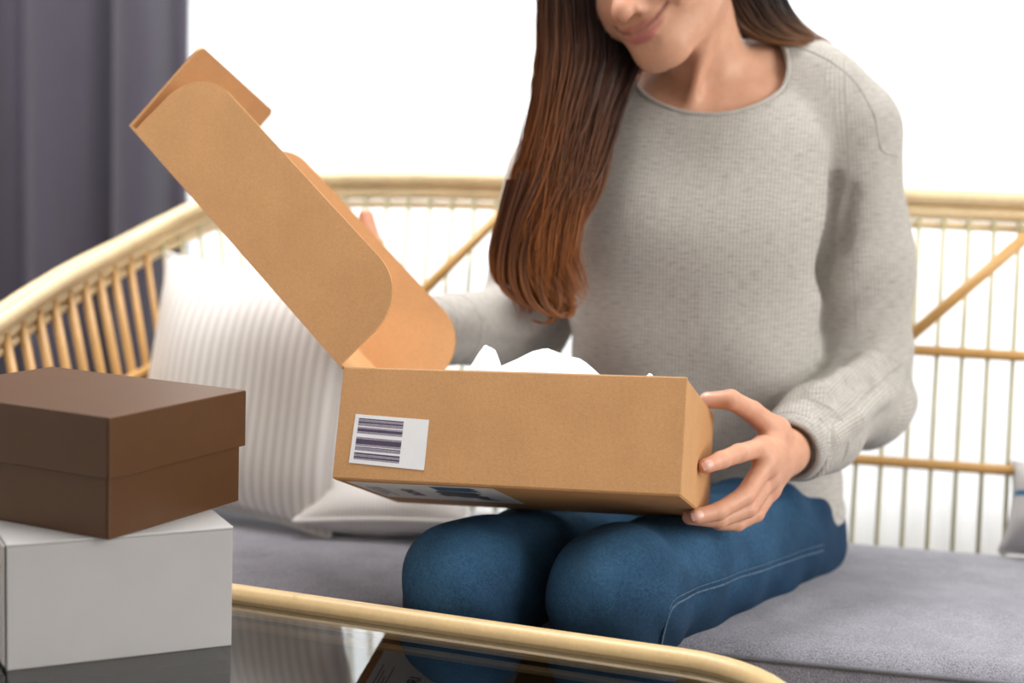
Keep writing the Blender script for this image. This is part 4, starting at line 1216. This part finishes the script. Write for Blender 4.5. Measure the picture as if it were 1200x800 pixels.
# ------------------------------------------------------------------ hair
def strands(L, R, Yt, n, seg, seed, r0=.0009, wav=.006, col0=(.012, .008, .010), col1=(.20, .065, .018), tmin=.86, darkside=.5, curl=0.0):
    """L, R: rows (px, py, Y) of the mass outlines; Yt: half thickness in metres per row"""
    rg = np.random.default_rng(seed)
    Lw = spline([P(*q) for q in L], seg); Rw = spline([P(*q) for q in R], seg); th_ = spline(np.array(Yt)[:, None], seg)[:, 0]
    t = np.linspace(0, 1, seg)
    ncl = 46
    cs = rg.uniform(0, 1, ncl); cr = rg.uniform(-1, 1, ncl); cph = rg.uniform(0, 6.28, ncl); camp = rg.uniform(.4, 1.3, ncl); ctone = rg.normal(0, .22, ncl)
    Vv, Ff, Cc = [], [], []
    ang = np.array([0, 2.094, 4.189])
    for k in range(n):
        ci = rg.integers(ncl)
        s0 = rg.uniform(0, 1); s = s0 * .72 + .28 * np.clip(cs[ci] + rg.normal(0, .045), 0, 1); s = np.clip(s, 0, 1)
        dpt = np.clip(.72 * rg.uniform(-1, 1) + .35 * cr[ci] + rg.normal(0, .12), -1, 1)
        sv = s + .05 * t ** 2 * np.sin(cph[ci] + 5 * t) + .015 * np.sin(7 * t + cph[ci] * 2 + rg.normal(0, .3))
        sv = np.clip(sv, -.03, 1.03)[:, None]
        p = Lw * (1 - sv) + Rw * sv
        env = np.sqrt(np.clip(1 - (2 * s - 1) ** 2, .04, 1))
        p[:, 1] += -dpt * th_ * env
        wv = wav * camp[ci] * t ** 1.6
        p[:, 0] += wv * np.sin(12 * t + cph[ci]); p[:, 1] += wv * .8 * np.cos(11 * t + cph[ci] * 1.7)
        if curl:
            cu_ = np.clip((t - .78) / .22, 0, 1) ** 2
            p[:, 0] += curl * cu_ * np.sin(cph[ci]) ; p[:, 2] += curl * .6 * cu_ * np.cos(cph[ci] * 2)
        te = rg.uniform(tmin, 1.0); m = max(6, int(seg * te)); p = p[:m]
        tn = np.gradient(p, axis=0); tn /= np.linalg.norm(tn, axis=1)[:, None] + 1e-9
        u = np.cross(tn, V3(0, 1, 0)); u /= np.linalg.norm(u, axis=1)[:, None] + 1e-9; w = np.cross(tn, u)
        rr = (r0 * rg.uniform(.7, 1.3) * np.clip(1.15 - (np.arange(m) / m) ** 4, .15, 1))[:, None, None]
        Vv.append((p[:, None] + rr * (np.cos(ang)[None, :, None] * u[:, None] + np.sin(ang)[None, :, None] * w[:, None])).reshape(-1, 3))
        fa = np.arange(m - 1)[:, None] * 3; jj = np.arange(3)[None]; j2 = (jj + 1) % 3
        Ff.append(np.stack([fa + jj, fa + j2, fa + 3 + j2, fa + 3 + jj], -1).reshape(-1, 4))
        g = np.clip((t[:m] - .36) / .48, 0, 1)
        g = np.clip(g * (1 + ctone[ci]) + rg.normal(0, .07) + .55 * (1 - s) ** 2 * np.clip((t[:m] - .1) * 4, 0, 1) - darkside * max(0, s - .55) * np.clip(1.4 - t[:m] * 1.4, 0, 1), 0, 1.25)  # dyed ombre, plus backlight painted in as orange along the left edge
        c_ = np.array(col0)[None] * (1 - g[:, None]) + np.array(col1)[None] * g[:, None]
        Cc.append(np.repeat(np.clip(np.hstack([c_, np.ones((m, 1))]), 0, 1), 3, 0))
    # pack
    o = 0; F2 = []
    for vv, ff in zip(Vv, Ff): F2.append(ff + o); o += len(vv)
    return np.vstack(Vv), np.vstack(F2), np.vstack(Cc)
def core_sheet(L, R, Yt, k=.55, seg=40, n=14, col=(.014, .009, .010), col1=(.075, .025, .010)):
    Lw = spline([P(*q) for q in L], seg); Rw = spline([P(*q) for q in R], seg); th_ = spline(np.array(Yt)[:, None], seg)[:, 0]
    c = (Lw + Rw) / 2; h = (Rw - Lw) / 2
    a = np.linspace(0, 2 * math.pi, n, endpoint=False); v, f = [], []
    for i in range(seg - 2):
        w = k * (1 - .5 * (i / seg) ** 3)
        for q in a: v.append(c[i] + h[i] * .86 * w / k * math.cos(q) + V3(0, -th_[i] * k * math.sin(q), 0))
    m = seg - 2
    for i in range(m - 1):
        for j in range(n): l = (j + 1) % n; f.append([i * n + j, i * n + l, (i + 1) * n + l, (i + 1) * n + j])
    g = np.repeat(np.clip(np.linspace(-.1, 1.0, m), 0, 1), n)[:, None]
    cc = np.array(col)[None] * (1 - g) + np.array(col1)[None] * g
    return np.array(v), np.array(f), np.hstack([cc, np.ones((len(v), 1))])
LM_L = [(742, -175, 1.95), (668, -115, 1.93), (634, -40, 1.92), (627, 10, 1.915), (624, 65, 1.905), (617, 125, 1.895), (606, 190, 1.885), (592, 250, 1.875), (582, 302, 1.868), (596, 345, 1.862), (638, 378, 1.86)]
LM_R = [(762, -178, 1.93), (725, -100, 1.93), (730, -20, 1.975), (745, 35, 1.985), (752, 72, 1.975), (735, 118, 1.935), (716, 170, 1.905), (702, 212, 1.885), (684, 254, 1.875), (676, 300, 1.866), (672, 350, 1.862)]
LM_T = [.02, .035, .045, .045, .042, .038, .036, .034, .032, .028, .020]
RM_L = [(760, -175, 1.96), (822, -80, 1.95), (838, -8, 1.965), (845, 14, 1.972), (868, 40, 1.978), (898, 52, 1.982), (936, 54, 1.99), (970, 58, 2.05), (985, 110, 2.15), (985, 190, 2.165)]
RM_R = [(790, -178, 2.0), (870, -110, 2.0), (905, -40, 2.005), (922, -6, 2.01), (932, 14, 2.015), (944, 28, 2.02), (957, 40, 2.035), (976, 54, 2.07), (1000, 100, 2.155), (1000, 180, 2.17)]
RM_T = [.02, .03, .03, .026, .022, .018, .014, .012, .012, .012]
BK_L = [(745, -175, 2.0), (705, -60, 2.03), (700, 20, 2.05), (705, 90, 2.06), (720, 150, 2.12), (740, 220, 2.15), (750, 300, 2.16)]
BK_R = [(790, -178, 2.02), (850, -80, 2.06), (890, 0, 2.085), (912, 50, 2.11), (930, 120, 2.15), (935, 200, 2.165), (930, 300, 2.17)]
BK_T = [.03, .05, .05, .04, .025, .02, .02]
def lock(path, seed, half=7, th=.008, n=170, col0=(.10, .032, .012), col1=(.30, .105, .03)):
    k = len(path); tp = np.linspace(1, .45, k)
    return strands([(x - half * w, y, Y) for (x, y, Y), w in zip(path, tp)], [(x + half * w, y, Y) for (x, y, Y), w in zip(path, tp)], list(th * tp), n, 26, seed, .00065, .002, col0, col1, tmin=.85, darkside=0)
CURLS = [[(615, 200, 1.86), (600, 250, 1.852), (588, 300, 1.845), (590, 336, 1.842), (612, 354, 1.845), (636, 348, 1.85)],
         [(648, 210, 1.865), (640, 265, 1.85), (630, 320, 1.842), (640, 358, 1.838), (664, 372, 1.84), (676, 354, 1.845)],
         [(600, 210, 1.87), (588, 255, 1.86), (577, 295, 1.855), (582, 326, 1.85), (604, 346, 1.852)],
         [(668, 220, 1.868), (660, 270, 1.855), (650, 318, 1.85), (656, 352, 1.845), (642, 378, 1.845), (622, 374, 1.85)],
         [(632, 215, 1.862), (622, 265, 1.848), (612, 312, 1.84), (622, 352, 1.836), (648, 370, 1.838), (668, 364, 1.842)],
         [(680, 230, 1.872), (670, 285, 1.862), (664, 325, 1.855), (670, 352, 1.852), (662, 376, 1.852)],
         [(640, 190, 1.862), (612, 250, 1.848), (600, 310, 1.842), (606, 345, 1.84), (628, 362, 1.842), (650, 352, 1.846)]]
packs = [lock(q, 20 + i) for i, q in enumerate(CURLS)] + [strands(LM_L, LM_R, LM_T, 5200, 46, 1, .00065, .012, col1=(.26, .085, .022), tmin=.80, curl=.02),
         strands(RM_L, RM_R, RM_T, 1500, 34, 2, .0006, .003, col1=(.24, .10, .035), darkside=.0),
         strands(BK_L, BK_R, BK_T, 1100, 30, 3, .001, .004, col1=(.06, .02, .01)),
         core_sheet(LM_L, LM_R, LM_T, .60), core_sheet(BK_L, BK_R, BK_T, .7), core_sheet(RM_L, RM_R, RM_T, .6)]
# scalp cap
def scalp(p):
    l = to_local(p)
    d = ell(l, (0, -.016, .042), (.083, .100, .090))
    face = np.maximum(np.maximum(-(l[:, 1] - .028), (l[:, 2] - .085)), -1)      # keep the face clear
    d = np.maximum(d, -face)
    d = np.maximum(d, -(ell(l, (0, .05, -.05), (.085, .075, .105))))
    return np.maximum(d, -(l[:, 2] + .075))
sv_, sq_ = surfnets(scalp, HC - .15, HC + .15, .005)
packs.append((sv_, sq_, np.tile(np.array([.016, .011, .012, 1]), (len(sv_), 1))))
def crown_strands(n, seed):
    """hair combed from the parting down over the skull"""
    rg = np.random.default_rng(seed); seg = 20; ang = np.array([0, 2.094, 4.189]); Vv, Ff, Cc = [], [], []
    for k in range(n):
        sd = 1 if k % 2 else -1; y0 = rg.uniform(-.100, .055); a_ = np.linspace(.02, rg.uniform(1.5, 2.0), seg); lift = rg.uniform(.98, 1.05)
        yy = y0 - .016 - .03 * np.sin(a_) * (y0 > -.02) ; cs = np.sqrt(np.clip(1 - ((yy + .016) / .108) ** 2, .05, 1))
        l = np.stack([sd * .085 * lift * np.sin(a_) * cs, yy, .042 + .093 * lift * np.cos(a_) * cs], 1)
        p = HC + HS * (l @ HR.T)
        tn = np.gradient(p, axis=0); tn /= np.linalg.norm(tn, axis=1)[:, None] + 1e-9
        u = np.cross(tn, V3(.3, 1, .2)); u /= np.linalg.norm(u, axis=1)[:, None] + 1e-9; w = np.cross(tn, u)
        Vv.append((p[:, None] + .0009 * (np.cos(ang)[None, :, None] * u[:, None] + np.sin(ang)[None, :, None] * w[:, None])).reshape(-1, 3))
        fa = np.arange(seg - 1)[:, None] * 3; jj = np.arange(3)[None]; j2 = (jj + 1) % 3
        Ff.append(np.stack([fa + jj, fa + j2, fa + 3 + j2, fa + 3 + jj], -1).reshape(-1, 4) + k * seg * 3)
        t_ = rg.uniform(.6, 1.6); Cc.append(np.tile([.014 * t_, .0095 * t_, .010 * t_, 1], (seg * 3, 1)))
    return np.vstack(Vv), np.vstack(Ff), np.vstack(Cc)
packs.append(crown_strands(1800, 9))
o = 0; HV, HF, HCc = [], [], []
for a, b, c_ in packs:
    HV.append(a); HF.append(b + o); HCc.append(c_); o += len(a)
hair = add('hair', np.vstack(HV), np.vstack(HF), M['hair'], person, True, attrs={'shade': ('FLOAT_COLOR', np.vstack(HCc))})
